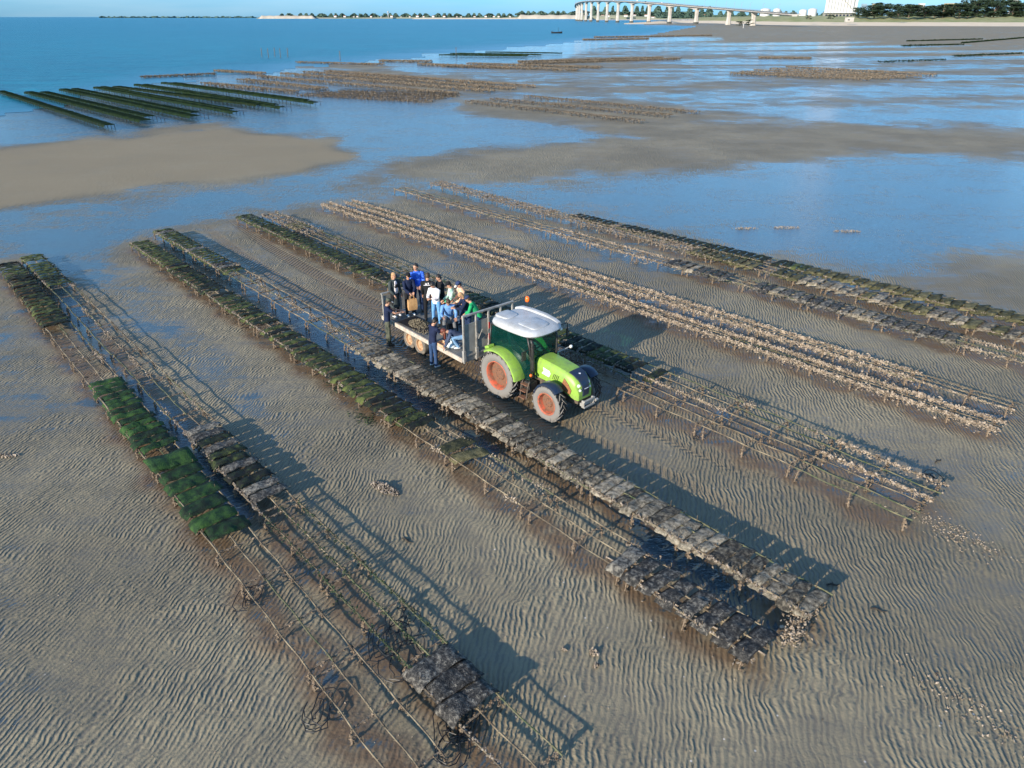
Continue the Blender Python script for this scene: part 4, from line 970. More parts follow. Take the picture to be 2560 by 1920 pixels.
g = MB(); g.lathe([(.005, -.09), (.07, -.085), (.078, -.03), (.072, .05), (.045, .09), (.004, .10)], 14, 'z', (-.35, .72, 2.86)); g.build('beacon', M['amber'], tr, smooth=True)
g = MB(); g.tube([(-.5, 0, .62), (-1.0, 0, .60), (-1.45, 0, .62)], .05, 8); g.tube([(-.5, -.35, .55), (-1.0, -.38, .5)], .03, 6); g.tube([(-.5, .35, .55), (-1.0, .38, .5)], .03, 6); g.build('hitch', M['engine'], tr)

# the machine is a little shorter in front of the cab than first laid out
for ch in tr.children:
    if ch.name.startswith('front_wheel'): ch.location.x = 2.17
    elif ch.type == 'MESH' and ch.location.x > 2.5: ch.location.x = 1.05 + (ch.location.x - 1.05) * .86
    elif ch.type == 'MESH' and not ch.name.startswith(('cab', 'roof', 'seat', 'step')):
        for v_ in ch.data.vertices:
            if v_.co.x > 1.05: v_.co.x = 1.05 + (v_.co.x - 1.05) * .86
# ------------------------------------------------------------------ the trailer (x forward, origin under the middle of its front edge)
PZ = 0.86
TA = G(1157, 897, PZ); TB = G(971, 797, PZ)
TB = TB + (TB - TA).normalized() * .45
TF = (TA - TB); TLEN = TF.length; TF.normalize(); TL = Vector((-TF.y, TF.x, 0)); TWID = 2.15
if TL.y < 0: TL = -TL
T_ANG = math.atan2(TF.y, TF.x)
TO = TA + TL * (TWID / 2); TO.z = 0
tl = empty('flatbed_trailer', TO, T_ANG, 'grey flatbed trailer with tall panelled headboard, carrying the group of people', 'trailer')
def TP(x, y, z=0): return TO + TF * x + TL * y + Vector((0, 0, z))
hwid = TWID / 2
g = MB(); g.box((-TLEN / 2, 0, PZ - .035), (TLEN - .12, TWID - .12, .05)); g.build('deck', simple('trailer_deck_plate', (0.13, 0.145, 0.155), 0.5, metal=.2, col2=(0.22, .21, .19), scale=2.2), tl)
M['rail_pale'] = simple('pale_worn_steel', (0.52, 0.46, 0.38), 0.6, col2=(0.36, 0.30, 0.24), scale=6)
for y in (-hwid, hwid):
    g = MB(); g.box((-TLEN / 2, y, PZ - .075), (TLEN, .07, .155)); g.build('side_rail', M['rail_pale'], tl, bevel=.008)
for x_e in (-TLEN, .005):
    g = MB(); g.box((x_e, 0, PZ - .075), (.07, TWID - .1, .15)); g.build('end_rail', M['galv'], tl, bevel=.008)
g = MB(); 
for y in (-.42, .42): g.box((-TLEN / 2, y, PZ - .22), (TLEN - .1, .09, .18))
for k in range(6): g.box((-.35 - k * (TLEN - .7) / 5, 0, PZ - .13), (.07, TWID - .1, .08))
g.build('chassis', M['engine'], tl)
g = MB(); g.box((.55, 0, .66), (1.3, .14, .12)); g.box((.12, -.28, .64), (.9, .08, .1), (0, 0, R(-22))); g.box((.12, .28, .64), (.9, .08, .1), (0, 0, R(22))); g.build('drawbar', M['galv'], tl, bevel=.01)
pw = G(1019.5, 850, .36); xw = (pw - TO).dot(TF); pw2 = G(1048, 864, .36); xw2 = (pw2 - TO).dot(TF)
M['tyre_t'] = simple('muddy_trailer_tyre', (0.20, 0.175, 0.14), 0.9, col2=(0.09, 0.08, 0.07), scale=7, bump=.006)
M['rim_t'] = simple('pale_rusty_rim', (0.50, 0.34, 0.20), 0.7, col2=(0.32, 0.16, 0.08), scale=9)
for x in (xw, xw2):
    for s_ in (-1, 1):
        e = link('wheel', None, tl, (x, s_ * (hwid - .22), .37)); g = MB(); Rw, h = .37, .12
        g.lathe([(.215, -h * .8), (.25, -h), (.33, -h), (.362, -h * .75), (.37, 0), (.362, h * .75), (.33, h), (.25, h), (.215, h * .8)], 28); g.build('tyre', M['tyre_t'], e, auto=40)
        g = MB(); g.lathe([(.225, s_ * h * .85), (.205, s_ * h * .8), (.19, s_ * h * .2), (.12, s_ * h * .05), (.09, s_ * h * .45), (.04, s_ * h * .5), (.004, s_ * h * .5)], 24); g.build('rim', M['rim_t'], e, auto=40)
    g = MB(); g.tube([(x, -.8, .37), (x, .8, .37)], .05, 8); g.build('axle', M['engine'], tl)
# headboard
HB = 1.50
n = 5
for k in range(n):
    y = -hwid + .02 + k * (TWID - .04) / (n - 1)
    g = MB(); g.box((.06, y, PZ + HB / 2 - .08), (.06, .06, HB + .16)); g.box((.06, y, PZ + .10), (.10, .10, .40)); o = g.build('post', M['galv'], tl, bevel=.006)
    if k == 2:
        for z in (.55, .95):
            r_ = MB(); r_.box((.095, y, PZ + z), (.012, .05, .22)); r_.build('reflector', M['red'], o)
    if k in (1, 3):
        r_ = MB(); r_.prism([(y - .015, PZ + .62), (y + .16, PZ + .70), (y - .015, PZ + .86)], .08, .10, 'x'); r_.tube([(.11, y + .05, PZ + .60), (.14, y + .20, PZ + .92)], .012, 5); r_.build('bracket', M['galv'], o)
for k in range(n - 1):
    w_ = (TWID - .04) / (n - 1); y = -hwid + .02 + (k + .5) * w_
    g = MB(); g.box((.045, y, PZ + .60), (.02, w_ - .065, 1.22)); g.build('panel', M['galv_d'], tl)
g = MB(); g.box((.06, 0, PZ + HB + .02), (.07, TWID + .04, .06)); g.build('top_rail', M['galv'], tl, bevel=.006)
g = MB(); g.box((.075, 0, PZ + .10), (.03, TWID - .1, .05)); g.build('lower_rail', M['galv'], tl)
# tail gate at the rear edge
g = MB()
TGH = .86
for k in range(4):
    y = -hwid + .05 + k * (TWID - .1) / 3
    g = MB(); g.box((-TLEN + .06, y, PZ + TGH / 2), (.05, .05, TGH)); g.build('tail_post', M['galv'], tl)
for k in range(3):
    w_ = (TWID - .1) / 3; y = -hwid + .05 + (k + .5) * w_
    g = MB(); g.box((-TLEN + .055, y, PZ + .42), (.02, w_ - .06, .72)); g.build('tail_panel', M['galv_d'] if k == 0 else M['galv'], tl)
g = MB(); g.box((-TLEN + .06, 0, PZ + TGH + .02), (.06, TWID, .05)); g.build('tail_rail', M['galv'], tl)
# ------------------------------------------------------------------ people
def cloth(name, c, c2=None, sc=7, bump=.012):
    return simple(name, c, 0.85, spec=.25, col2=c2 or [x * .72 for x in c], scale=sc, lo=.42, hi=.62, bump=bump, bscale=9)
SKIN = simple('skin', (0.52, 0.29, 0.19), 0.55, col2=(0.44, 0.23, 0.15), scale=10)
EYE = simple('eye', (0.02, 0.015, 0.012), 0.2); LIP = simple('lips', (0.34, 0.12, 0.09), 0.5)
HAIR = {'brown': simple('brown_hair', (0.035, 0.02, 0.012), 0.6, col2=(0.07, .04, .02), scale=30, bump=.006), 'black': simple('black_hair', (0.012, 0.010, 0.010), 0.55, col2=(0.03, .024, .02), scale=30, bump=.006),
        'blonde': simple('blonde_hair', (0.50, 0.31, 0.15), 0.6, col2=(0.30, .17, .08), scale=30, bump=.006), 'auburn': simple('auburn_hair', (0.16, 0.035, 0.018), 0.55, col2=(0.08, .02, .012), scale=25, bump=.008)}
def remeshed(g, voxel):
    me = g.mesh('tmp', []); ob = bpy.data.objects.new('tmp', me); C.objects.link(ob)
    md = ob.modifiers.new('r', 'REMESH'); md.mode = 'VOXEL'; md.voxel_size = voxel
    sm = ob.modifiers.new('s', 'SMOOTH'); sm.factor = .5; sm.iterations = 3
    dg = bpy.context.evaluated_depsgraph_get(); out = bpy.data.meshes.new_from_object(ob.evaluated_get(dg))
    bpy.data.objects.remove(ob); bpy.data.meshes.remove(me)
    out.polygons.foreach_set('use_smooth', [True] * len(out.polygons)); return out
def ering(c, X, Y, a, b, n=12): return [c + X * (a * math.cos(2 * math.pi * k / n)) + Y * (b * math.sin(2 * math.pi * k / n)) for k in range(n)]
def limb(g, pts, rad, n=10): g.tube(pts, rad, n)
def person(px, py, zb, face, label, h=1.75, lean=4, headpitch=15, headyaw=0, arms=((10, 8, 25), (10, 8, 25)), legs=((3, 4, 4), (-3, 4, 4)),
           top=None, sleeve=1.0, topcol=None, bottom=None, shoes=None, hair='brown', hairlen=0, cap=None, cap2=None, coat=0.0, crouch=None, wide=1.0, name='person', world=None, glasses=False, build=1.0):
    P = world if world is not None else G(px, py, zb)
    root = empty('person', (P.x, P.y, zb), R(face - 90), label, 'person', None)
    X = Vector((1, 0, 0))
    lean_r = R(lean); up = Vector((0, math.sin(lean_r), math.cos(lean_r))); fw = Vector((0, math.cos(lean_r), -math.sin(lean_r)))
    def ld(f, ab, s): f = R(f); ab = R(ab); return Vector((s * math.sin(ab), math.sin(f) * math.cos(ab), -math.cos(f) * math.cos(ab)))
    T, S = .245 * h, .245 * h
    joints = []
    for i, s in ((0, -1), (1, 1)):
        f, ab, k = legs[i]; hip = Vector((s * .055 * h * wide, 0, 0)); kn = hip + ld(f, ab, s) * T; an = kn + ld(f - k, ab * .3, s) * S
        joints.append((hip, kn, an))
    low = min(j[2].z for j in joints); pz = -low + .045 * h
    O = Vector((0, 0, pz)); joints = [(a + O, b + O, c + O) for a, b, c in joints]
    ax = sum((j[2].x for j in joints)) / 2; ay = sum((j[2].y for j in joints)) / 2
    pel = O.copy(); ch = pel + up * .20 * h; sh = pel + up * .295 * h; nk = pel + up * .325 * h
    w = wide * build
    arm = []
    for i, s in ((0, -1), (1, 1)):
        f, ab, e = arms[i][:3]; inn = arms[i][3] if len(arms[i]) > 3 else 20
        a0 = sh + X * (s * .108 * h * w) - up * .01 * h; a1 = a0 + ld(f, ab, s) * .17 * h
        dirf = ld(f + e, -inn if e > 20 else 2, s); a2 = a1 + dirf * .148 * h; arm.append((a0, a1, a2, dirf, s))
    hp = R(lean * .7 + headpitch); hy = R(headyaw)
    hu = Vector((0, math.sin(hp), math.cos(hp))); hf = Vector((math.sin(-hy), math.cos(hy) * math.cos(hp), -math.sin(hp))).normalized(); hu = (hu - hf * hu.dot(hf)).normalized(); hx = hf.cross(hu).normalized()
    hc = nk + up * .035 * h + hu * .062 * h + hf * .012 * h
    # body
    g = MB()
    g.rings([ering(pel - up * .03 * h, X, fw, .078 * h * w, .055 * h), ering(pel + up * .04 * h, X, fw, .080 * h * w, .058 * h), ering(pel + up * .12 * h, X, fw, .070 * h * w, .052 * h), ering(ch, X, fw, .086 * h * w, .060 * h), ering(sh - up * .01 * h, X, fw, .098 * h * w, .048 * h), ering(nk, X, fw, .035 * h, .035 * h), ering(nk + up * .04 * h, X, fw, .032 * h, .034 * h)])
    g.tube([nk - up * .02 * h, hc - hu * .02 * h], [.034 * h, .031 * h], 10)
    for (a, b, c) in joints: limb(g, [a, (a + b) / 2, b, (b * .6 + c * .4), c], [.046 * h, .042 * h, .030 * h, .030 * h, .020 * h])
    for a0, a1, a2, df, s in arm: limb(g, [a0 - X * s * .02 * h, a0, a1, (a1 * .6 + a2 * .4), a2], [.03 * h, .029 * h, .022 * h, .022 * h, .014 * h])
    # head: skull, jaw, nose, ears
    def hd(x, y, z): return hc + hx * x * h + hf * y * h + hu * z * h
    rs = []
    for zz, a, b, dy in ((-.062, .012, .012, .026), (-.055, .026, .030, .014), (-.035, .036, .044, .004), (-.008, .042, .052, 0), (.02, .044, .056, -.004), (.045, .036, .046, -.006), (.060, .016, .022, -.006)):
        rs.append(ering(hd(0, dy, zz), hx, hf, a * h, b * h, 14))
    g.rings(rs)
    g.rings([[hd(-.006, .046, .008), hd(.006, .046, .008), hd(.0, .050, .010)], [hd(-.010, .046, -.018), hd(.010, .046, -.018), hd(0, .066, -.016)], [hd(-.006, .045, -.022), hd(.006, .045, -.022), hd(0, .05, -.022)]])
    for s in (-1, 1): g.ell(hd(s * .044, -.004, -.006), (.006 * h, .010 * h, .016 * h), 8, 5)
    me = remeshed(g, .0115)
    # hands: palm, four unequal bent fingers and a thumb from the side of the palm
    g = MB()
    for a0, a1, a2, df, s in arm:
        side = df.cross(Vector((0, 0, 1)));
        if side.length < .2: side = Vector((s, 0, 0))
        side.normalize(); dn = df.cross(side).normalized()
        if dn.z > 0: dn = -dn
        if side.dot(X) * s > 0: side = -side       # thumb side points to the middle of the body
        pc = a2 + df * .03 * h
        g.rings([[a2 + side * (x * .016 * h) + dn * (z * .010 * h) for x, z in ((-1, -1), (1, -1), (1, 1), (-1, 1))], [pc + side * (x * .024 * h) + dn * (z * .009 * h) for x, z in ((-1, -1), (1, -1), (1, 1), (-1, 1))], [pc + df * .025 * h + side * (x * .023 * h) + dn * (z * .007 * h) for x, z in ((-1, -1), (1, -1), (1, 1), (-1, 1))]])
        for q, (off, ln) in enumerate(((-.018, .030), (-.006, .038), (.006, .041), (.018, .037))):
            b0 = pc + df * .022 * h + side * off * h; b1 = b0 + (df * .8 + dn * .35).normalized() * ln * .55 * h; b2 = b1 + (df * .35 + dn * .9).normalized() * ln * .5 * h
            g.tube([b0, b1, b2], [.0055 * h, .005 * h, .004 * h], 5)
        t0 = a2 + df * .012 * h + side * .016 * h; t1 = t0 + (df * .6 + side * .8).normalized() * .022 * h; t2 = t1 + (df * .8 + side * .1 + dn * .5).normalized() * .02 * h
        g.tube([t0, t1, t2], [.0065 * h, .006 * h, .0045 * h], 5)
    bm = bmesh.new(); bm.from_mesh(me); hm = g.mesh('h', []); bm.from_mesh(hm); bm.to_mesh(me); bm.free(); bpy.data.meshes.remove(hm)
    me.name = 'body'; me.materials.append(SKIN); link('body', me, root)
    for s in (-1, 1):
        e = MB(); e.ell(hd(s * .018, .0465, .006), (.006 * h, .004 * h, .0045 * h), 8, 5); e.build('eye', EYE, root, smooth=True)
    e = MB(); e.ell(hd(0, .0475, -.036), (.012 * h, .004 * h, .004 * h), 8, 5); e.build('mouth', LIP, root, smooth=True)
    if glasses:
        e = MB(); e.ell(hd(-.019, .053, .006), (.015 * h, .004 * h, .011 * h), 8, 5); e.ell(hd(.019, .053, .006), (.015 * h, .004 * h, .011 * h), 8, 5); e.tube([hd(-.045, .01, .008), hd(-.034, .05, .008), hd(.034, .05, .008), hd(.045, .01, .008)], .003 * h, 4); e.build('sunglasses', M['black'], root, smooth=True)
    # top
    x_ = .010 * h
    g = MB()
    lowp = -.035 - coat * .28
    rr = [ering(pel + up * lowp * h - (Vector((0, 0, .0))), X, fw, (.088 + .035 * coat) * h * w, (.066 + .02 * coat) * h)]
    if coat: rr.append(ering(pel + up * lowp * .5 * h, X, fw, .098 * h * w, .075 * h))
    rr += [ering(pel + up * .03 * h, X, fw, .089 * h * w, .068 * h), ering(pel + up * .12 * h, X, fw, .082 * h * w, .064 * h), ering(ch, X, fw, .097 * h * w, .070 * h), ering(sh - up * .012 * h, X, fw, .108 * h * w, .058 * h), ering(sh + up * .012 * h, X, fw, .075 * h * w, .046 * h), ering(nk + up * .006 * h, X, fw, .042 * h, .042 * h)]
    g.rings(rr)
    for a0, a1, a2, df, s in arm:
        if sleeve >= 1: limb(g, [a0 - X * s * .03 * h, a0, a1, (a1 + a2) / 2, a2 - df * .005 * h], [.040 * h, .040 * h, .034 * h, .032 * h, .024 * h])
        else: limb(g, [a0 - X * s * .03 * h, a0, a0 * (1 - sleeve) + a1 * sleeve], [.040 * h, .039 * h, .036 * h])
    me = remeshed(g, .0145); me.name = top; me.materials.append(topcol); tobj = link(top, me, root)
    # trousers
    g = MB(); g.rings([ering(pel - up * .05 * h, X, fw, .080 * h * w, .060 * h), ering(pel, X, fw, .086 * h * w, .065 * h), ering(pel + up * .045 * h, X, fw, .080 * h * w, .062 * h)])
    for (a, b, c) in joints: limb(g, [a + Vector((0, 0, .01)), a * .6 + b * .4, b, (b + c) / 2, c - Vector((0, 0, .012 * h))], [.056 * h, .050 * h, .040 * h, .037 * h, .034 * h])
    me = remeshed(g, .0145); me.name = 'trousers'; me.materials.append(bottom); link('trousers', me, root)
    for (a, b, c), s in zip(joints, (-1, 1)):
        g = MB(); kd = (b - c).normalized(); f_ = Vector((0, 1, 0)) if abs(kd.z) > .45 else Vector((0, .5, -.85)).normalized()
        if abs(kd.z) <= .45: f_ = Vector((0, .3, -.95)).normalized()
        sd = Vector((1, 0, 0)); u_ = sd.cross(f_)
        base = c - Vector((0, 0, .02 * h)) if abs(kd.z) > .45 else c
        g.rings([ering(base - f_ * .035 * h, sd, u_, .014 * h, .014 * h, 8), ering(base - f_ * .022 * h, sd, u_, .024 * h, .026 * h, 8), ering(base + f_ * .03 * h, sd, u_, .027 * h, .024 * h, 8), ering(base + f_ * .075 * h - u_ * .006 * h, sd, u_, .028 * h, .016 * h, 8), ering(base + f_ * .105 * h - u_ * .010 * h, sd, u_, .014 * h, .008 * h, 8)])
        g.build('shoe', shoes, root, smooth=True)
    # hair and cap
    g = MB(); rs = []
    for zz, a, b, dy in ((-.045, .030, .022, -.030), (-.02, .047, .040, -.022), (.010, .0495, .054, -.012), (.035, .047, .056, -.008), (.056, .036, .043, -.008), (.070, .014, .02, -.008)): rs.append(ering(hd(0, dy, zz), hx, hf, a * h, b * h, 12))
    g.rings(rs)
    if hairlen > 0:
        hang = (Vector((0, 0, -1)) if lean > 40 else -up)
        r2 = []
        for t in (0, .35, .7, 1.0): r2.append(ering(hd(0, -.026 if lean <= 40 else .0, -.02) + hang * hairlen * t - (hf * .01 if lean < 40 else hf * 0), hx, hf if lean < 40 else up, (.048 + .012 * math.sin(t * 3)) * h * (1 - .35 * t), (.030 + .01 * t) * h * (1 - .3 * t), 10))
        g.rings(r2)
    me = remeshed(g, .012); me.materials.append(HAIR[hair]); link('hair', me, root)
    if cap:
        g = MB(); rs = []
        for zz, a, b in ((.024, .053, .062), (.045, .052, .060), (.066, .038, .044), (.078, .012, .014)): rs.append(ering(hd(0, -.006, zz), hx, hf, a * h, b * h, 14))
        g.rings(rs); c_ = g.build('cap', cap, root, smooth=True)
        g = MB(); g.rings([[hd(x, y, z) for x, y, z in ((-.036, .045, .028), (.036, .045, .028), (.036, .045, .022), (-.036, .045, .022))], [hd(x, y, z) for x, y, z in ((-.034, .085, .024), (.034, .085, .024), (.034, .085, .018), (-.034, .085, .018))], [hd(x, y, z) for x, y, z in ((-.018, .103, .018), (.018, .103, .018), (.018, .103, .013), (-.018, .103, .013))]])
        g.build('brim', cap2 or cap, c_, smooth=False)
    return root, dict(hd=hd, arm=arm, up=up, fw=fw, sh=sh, ch=ch, pel=pel, h=h, top=tobj, X=X)
CL = dict(navy=cloth('navy_cotton', (0.012, 0.020, 0.055)), jeans=cloth('blue_denim', (0.035, 0.075, 0.17)), dark=cloth('black_cloth', (0.012, 0.013, 0.016)), grey=cloth('grey_wool', (0.055, 0.07, 0.07)),
          blue=cloth('royal_blue_sweatshirt', (0.02, 0.10, 0.62), (0.10, 0.25, 0.80), 14), white=cloth('white_cotton', (0.80, 0.78, 0.78), (.65, .60, .62)), ltblue=cloth('pale_blue_shirt', (0.16, 0.34, 0.66)), greytr=cloth('grey_trousers', (0.17, 0.18, 0.19)),
          green=cloth('bright_green_jacket', (0.02, 0.36, 0.13)), greywh=cloth('white_and_green_sweater', (0.62, 0.72, 0.66), (0.03, 0.30, 0.16), 5), slate=cloth('slate_blue_sweater', (0.055, 0.075, 0.13)), paljeans=cloth('pale_denim', (0.20, 0.36, 0.56)),
          camo=simple('camouflage_cloth', (0.022, 0.03, 0.02), .85, col2=(0.085, 0.09, 0.06), scale=6, lo=.47, hi=.52), cream=cloth('cream_cap', (0.75, 0.70, 0.62)), peach=cloth('peach_jacket', (0.60, 0.36, 0.22), (0.75, .6, .5), 6), navycap=cloth('navy_cap', (0.03, 0.05, 0.12)),
          bluejean2=cloth('dark_denim', (0.02, 0.04, 0.10)), sky=cloth('light_blue_skirt', (0.14, 0.34, 0.62)))
SH_W = simple('white_trainers', (0.72, 0.72, 0.72), .6); SH_D = simple('dark_boots', (0.03, 0.028, 0.026), .7); SH_B = simple('brown_boots', (0.12, 0.06, 0.035), .7)
OFFW = MB
person(973, 861, 0, 18, 'man in navy t-shirt, camouflage trousers and pale cap, leaning on the trailer rear corner', 1.80, 4, 22, 0, ((52, 8, 32), (58, 8, 28)), ((0, 4, 3), (2, 5, 4)), 'shirt', .55, CL['navy'], CL['camo'], SH_D, 'brown', 0, CL['camo'], CL['cream'], build=1.08)
person(1085, 916, 0, 38, 'man in navy t-shirt, blue jeans, dark cap and white shoes beside the trailer', 1.80, 6, 28, 0, ((38, 10, 58), (42, 10, 50)), ((0, 3, 2), (3, 3, 4)), 'shirt', .55, CL['navy'], CL['jeans'], SH_W, 'black', 0, CL['dark'], None, build=1.08)
_, w1 = person(991, 790, PZ, -42, 'fair-haired woman in a long grey coat over a white top, at the trailer rear', 1.70, 0, 6, 10, ((2, 10, 20), (6, 10, 30)), ((0, 3, 2), (2, 4, 3)), 'coat', 1, CL['grey'], CL['dark'], SH_W, 'blonde', .16, None, None, coat=1.0, glasses=True)
g = MB(); q = w1; h_ = 1.70
g.rings([[q['pel'] + q['up'] * z * h_ + q['fw'] * y * h_ + q['X'] * x * h_ for x in (-wd, -wd * .4, wd * .4, wd)] + [q['pel'] + q['up'] * z * h_ + q['fw'] * (y - .02) * h_ + q['X'] * x * h_ for x in (wd, -wd)] for z, y, wd in ((.02, .078, .04), (.10, .074, .042), (.18, .076, .040), (.27, .070, .030), (.30, .056, .02))])
g.build('white_top', CL['white'], _, smooth=True)
g = MB(); g.ell(q['ch'] + q['fw'] * .08 * h_ - q['up'] * .01 * h_, (.10, .04, .06), 10, 6, (0, R(35), 0)); g.tube([q['sh'] + q['X'] * .09 * h_ + q['fw'] * .05, q['ch'] + q['fw'] * .083 * h_, q['pel'] - q['X'] * .09 * h_ + q['fw'] * .05], .012, 5); g.build('waist_bag', CL['dark'], _, smooth=True)
r2, w2 = person(1026, 787, PZ, -62, 'person in dark jacket and dark cap holding a tan tote bag in front', 1.66, 2, 12, 0, ((26, 4, 30, 30), (26, 4, 30, 30)), ((0, 4, 2), (4, 5, 3)), 'jacket', 1, CL['navy'], CL['dark'], SH_W, 'black', 0, CL['dark'], None, glasses=True)
person(1047, 779, PZ, -72, 'tall dark-haired man in a bright blue sweatshirt standing at the trailer rear', 1.90, 0, 2, -48, ((12, 5, 48, 32), (12, 5, 48, 32)), ((0, 4, 2), (3, 5, 3)), 'sweatshirt', 1, CL['blue'], CL['bluejean2'], SH_D, 'black', 0, None, None, build=1.06)
r4, w4 = person(1074, 800, PZ, 84, 'man in black jacket with white lettering, seen from behind, middle of the trailer', 1.80, 3, 16, 0, ((8, 6, 20), (8, 6, 20)), ((0, 3, 2), (4, 4, 4)), 'jacket', 1, CL['dark'], CL['dark'], SH_D, 'brown', 0, None, None, build=1.04)
g = MB(); q = w4; h_ = 1.80
def bk(x, z, d=.076): return q['sh'] + q['X'] * x * h_ + q['up'] * z * h_ - q['fw'] * d * h_
for (x0, z0, x1, z1) in ((-.07, -.055, .07, -.048), (-.03, -.035, -.03, -.005), (-.03, -.035, -.005, -.035), (-.005, -.035, -.005, -.005), (.012, -.008, .04, -.008), (.04, -.008, .022, -.036)):
    g.tube([bk(x0, z0, .066), bk(x1, z1, .064)], .012, 4)
g.build('back_print', CL['white'], w4['top'])
person(1107, 798, PZ, -150, 'dark-haired person in black mostly hidden behind the one in white', 1.76, 3, 22, 0, ((15, 6, 60), (15, 6, 60)), ((0, 4, 2), (2, 4, 3)), 'jacket', 1, CL['dark'], CL['dark'], SH_D, 'black', 0)
person(1093, 811, PZ, -118, 'dark-haired person in a white sweatshirt and light blue bottoms, looking down', 1.70, 8, 34, 0, ((25, 6, 70, 35), (25, 6, 70, 35)), ((0, 4, 2), (3, 4, 3)), 'sweatshirt', 1, CL['white'], CL['sky'], SH_D, 'black', .05)
person(1134, 813, PZ, -165, 'person in dark cap and green and white sweater facing left', 1.68, 5, 26, 0, ((15, 6, 45), (15, 6, 45)), ((0, 4, 2), (3, 4, 3)), 'sweater', 1, CL['greywh'], CL['greytr'], SH_D, 'black', 0, CL['dark'])
person(1159, 815, PZ, -150, 'man in dark jacket with cream-fronted blue cap looking down to the left', 1.74, 6, 30, 0, ((15, 6, 50), (15, 6, 50)), ((0, 4, 2), (3, 4, 3)), 'jacket', 1, CL['peach'], CL['bluejean2'], SH_D, 'brown', 0, CL['navycap'], CL['cream'])
r9, w9 = person(1172, 838, PZ, -160, 'blonde woman in a navy sweater bending over her hands', 1.68, 16, 32, 0, ((30, 5, 62, 30), (30, 5, 62, 30)), ((0, 4, 4), (4, 4, 4)), 'sweater', 1, CL['navy'], CL['bluejean2'], SH_W, 'blonde', .12, glasses=True)
# seated man on a dark crate
cr = G(1118, 830, PZ)
cr_e = empty('crate', cr + TL * .10, T_ANG, 'black plastic crate under the seated man in the pale blue shirt', 'crate')
def crate(e, sx, sy, sz, mat, slot=True):
    g = MB()
    for s in (-1, 1): g.box((s * (sx / 2 - .01), 0, sz / 2), (.02, sy, sz)); g.box((0, s * (sy / 2 - .01), sz / 2), (sx - .04, .02, sz))
    g.box((0, 0, .012), (sx - .04, sy - .04, .02)); g.box((0, 0, sz - .02), (sx - .04, sy - .04, .02)); o = g.build('box_body', mat, e); 
    r = MB()
    r.rings([[Vector((x * (sx / 2 + .012), y * (sy / 2 + .012), z)) for x, y in ((-1, -1), (1, -1), (1, 1), (-1, 1))] for z in (sz - .04, sz + .004)]); r.build('rim', mat, e, bevel=.005)
crate(cr_e, .55, .40, .42, M['black'])
cp = cr_e.location
man = dict(h=1.76)
dirf = Vector((math.cos(R(-84)), math.sin(R(-84)), 0))
person(0, 0, PZ, -84, 'man in pale blue shirt and grey trousers sitting on a crate, looking down', 1.76, 24, 26, 0, ((38, 10, 38, 5), (34, 10, 55, 10)), ((72, 12, 74), (78, 10, 82)), 'shirt', 1, CL['ltblue'], CL['greytr'], SH_B, 'brown', 0, build=1.1, world=Vector((cp.x, cp.y, 0)) + dirf * .10)
person(1199, 848, PZ, 172, 'man in bright green jacket and dark cap behind the headboard', 1.72, 30, 14, 0, ((18, 8, 34), (18, 8, 34)), ((28, 6, 36), (24, 6, 34)), 'jacket', 1, CL['green'], CL['bluejean2'], SH_D, 'brown', 0, CL['navycap'])
person(1158, 869, PZ, -172, 'person with hanging auburn hair in slate sweater and pale jeans, crouching over bags', 1.62, 68, 30, 0, ((22, 6, 8, 5), (16, 6, 10, 5)), ((92, 10, 128), (84, 10, 122)), 'sweater', 1, CL['slate'], CL['paljeans'], SH_W, 'auburn', .28)
# tote bag, tray, plastic bags, oysters on the deck
M['tan'] = simple('tan_paper', (0.50, 0.30, 0.13), .8, col2=(0.40, .22, .09), scale=5, bump=.01)
ha = (r2.matrix_world if False else Matrix.Translation(r2.location) @ Matrix.Rotation(r2.rotation_euler.z, 4, 'Z'))
hand = ha @ ((w2['arm'][0][2] + w2['arm'][1][2]) / 2 + w2['arm'][0][3] * .05)
e = empty('tote_bag', (hand.x, hand.y, hand.z - .62), r2.rotation_euler.z, 'tan tote bag hanging from the hands of the person in dark clothes', 'bag')
g = MB(); g.rings([[Vector((x * a, y * b + .02, z)) for x, y in ((-1, -1), (-.3, -1.1), (.4, -.95), (1, -1), (1.04, 0), (1, 1), (.3, 1.1), (-.4, 1), (-1, 1), (-1.03, 0))] for a, b, z in ((.16, .06, 0), (.175, .085, .12), (.17, .075, .28), (.165, .05, .42), (.15, .04, .41), (.15, .06, .1))], False); g.build('bag_body', M['tan'], e, smooth=False, auto=60)
for y in (-.02, .06):
    g = MB(); g.tube([(-.09, y, .40), (-.07, y, .52), (0, .02, .62), (.07, y, .52), (.09, y, .40)], .009, 5); g.build('handle', M['tan'], e)
tx_ = G(1107, 863, PZ); e = empty('wooden_tray', tx_, T_ANG, 'shallow pale wooden tray on the deck edge beside the man with white shoes', 'tray')
M['wood'] = simple('pale_wood', (0.62, 0.42, 0.26), .7, col2=(0.48, .30, .17), scale=8)
for nm, c, sz in (('base', (0, 0, .012), (.42, .28, .02)), ('side', (0, .14, .05), (.44, .018, .09)), ('side', (0, -.14, .05), (.44, .018, .09)), ('end', (.215, 0, .05), (.018, .26, .09)), ('end', (-.215, 0, .05), (.018, .26, .09))):
    g = MB(); g.box(c, sz); g.build(nm, M['wood'], e)
M['plastic'] = simple('milky_plastic', (0.50, 0.62, 0.66), .25, col2=(0.75, .78, .78), scale=9, bump=.02)
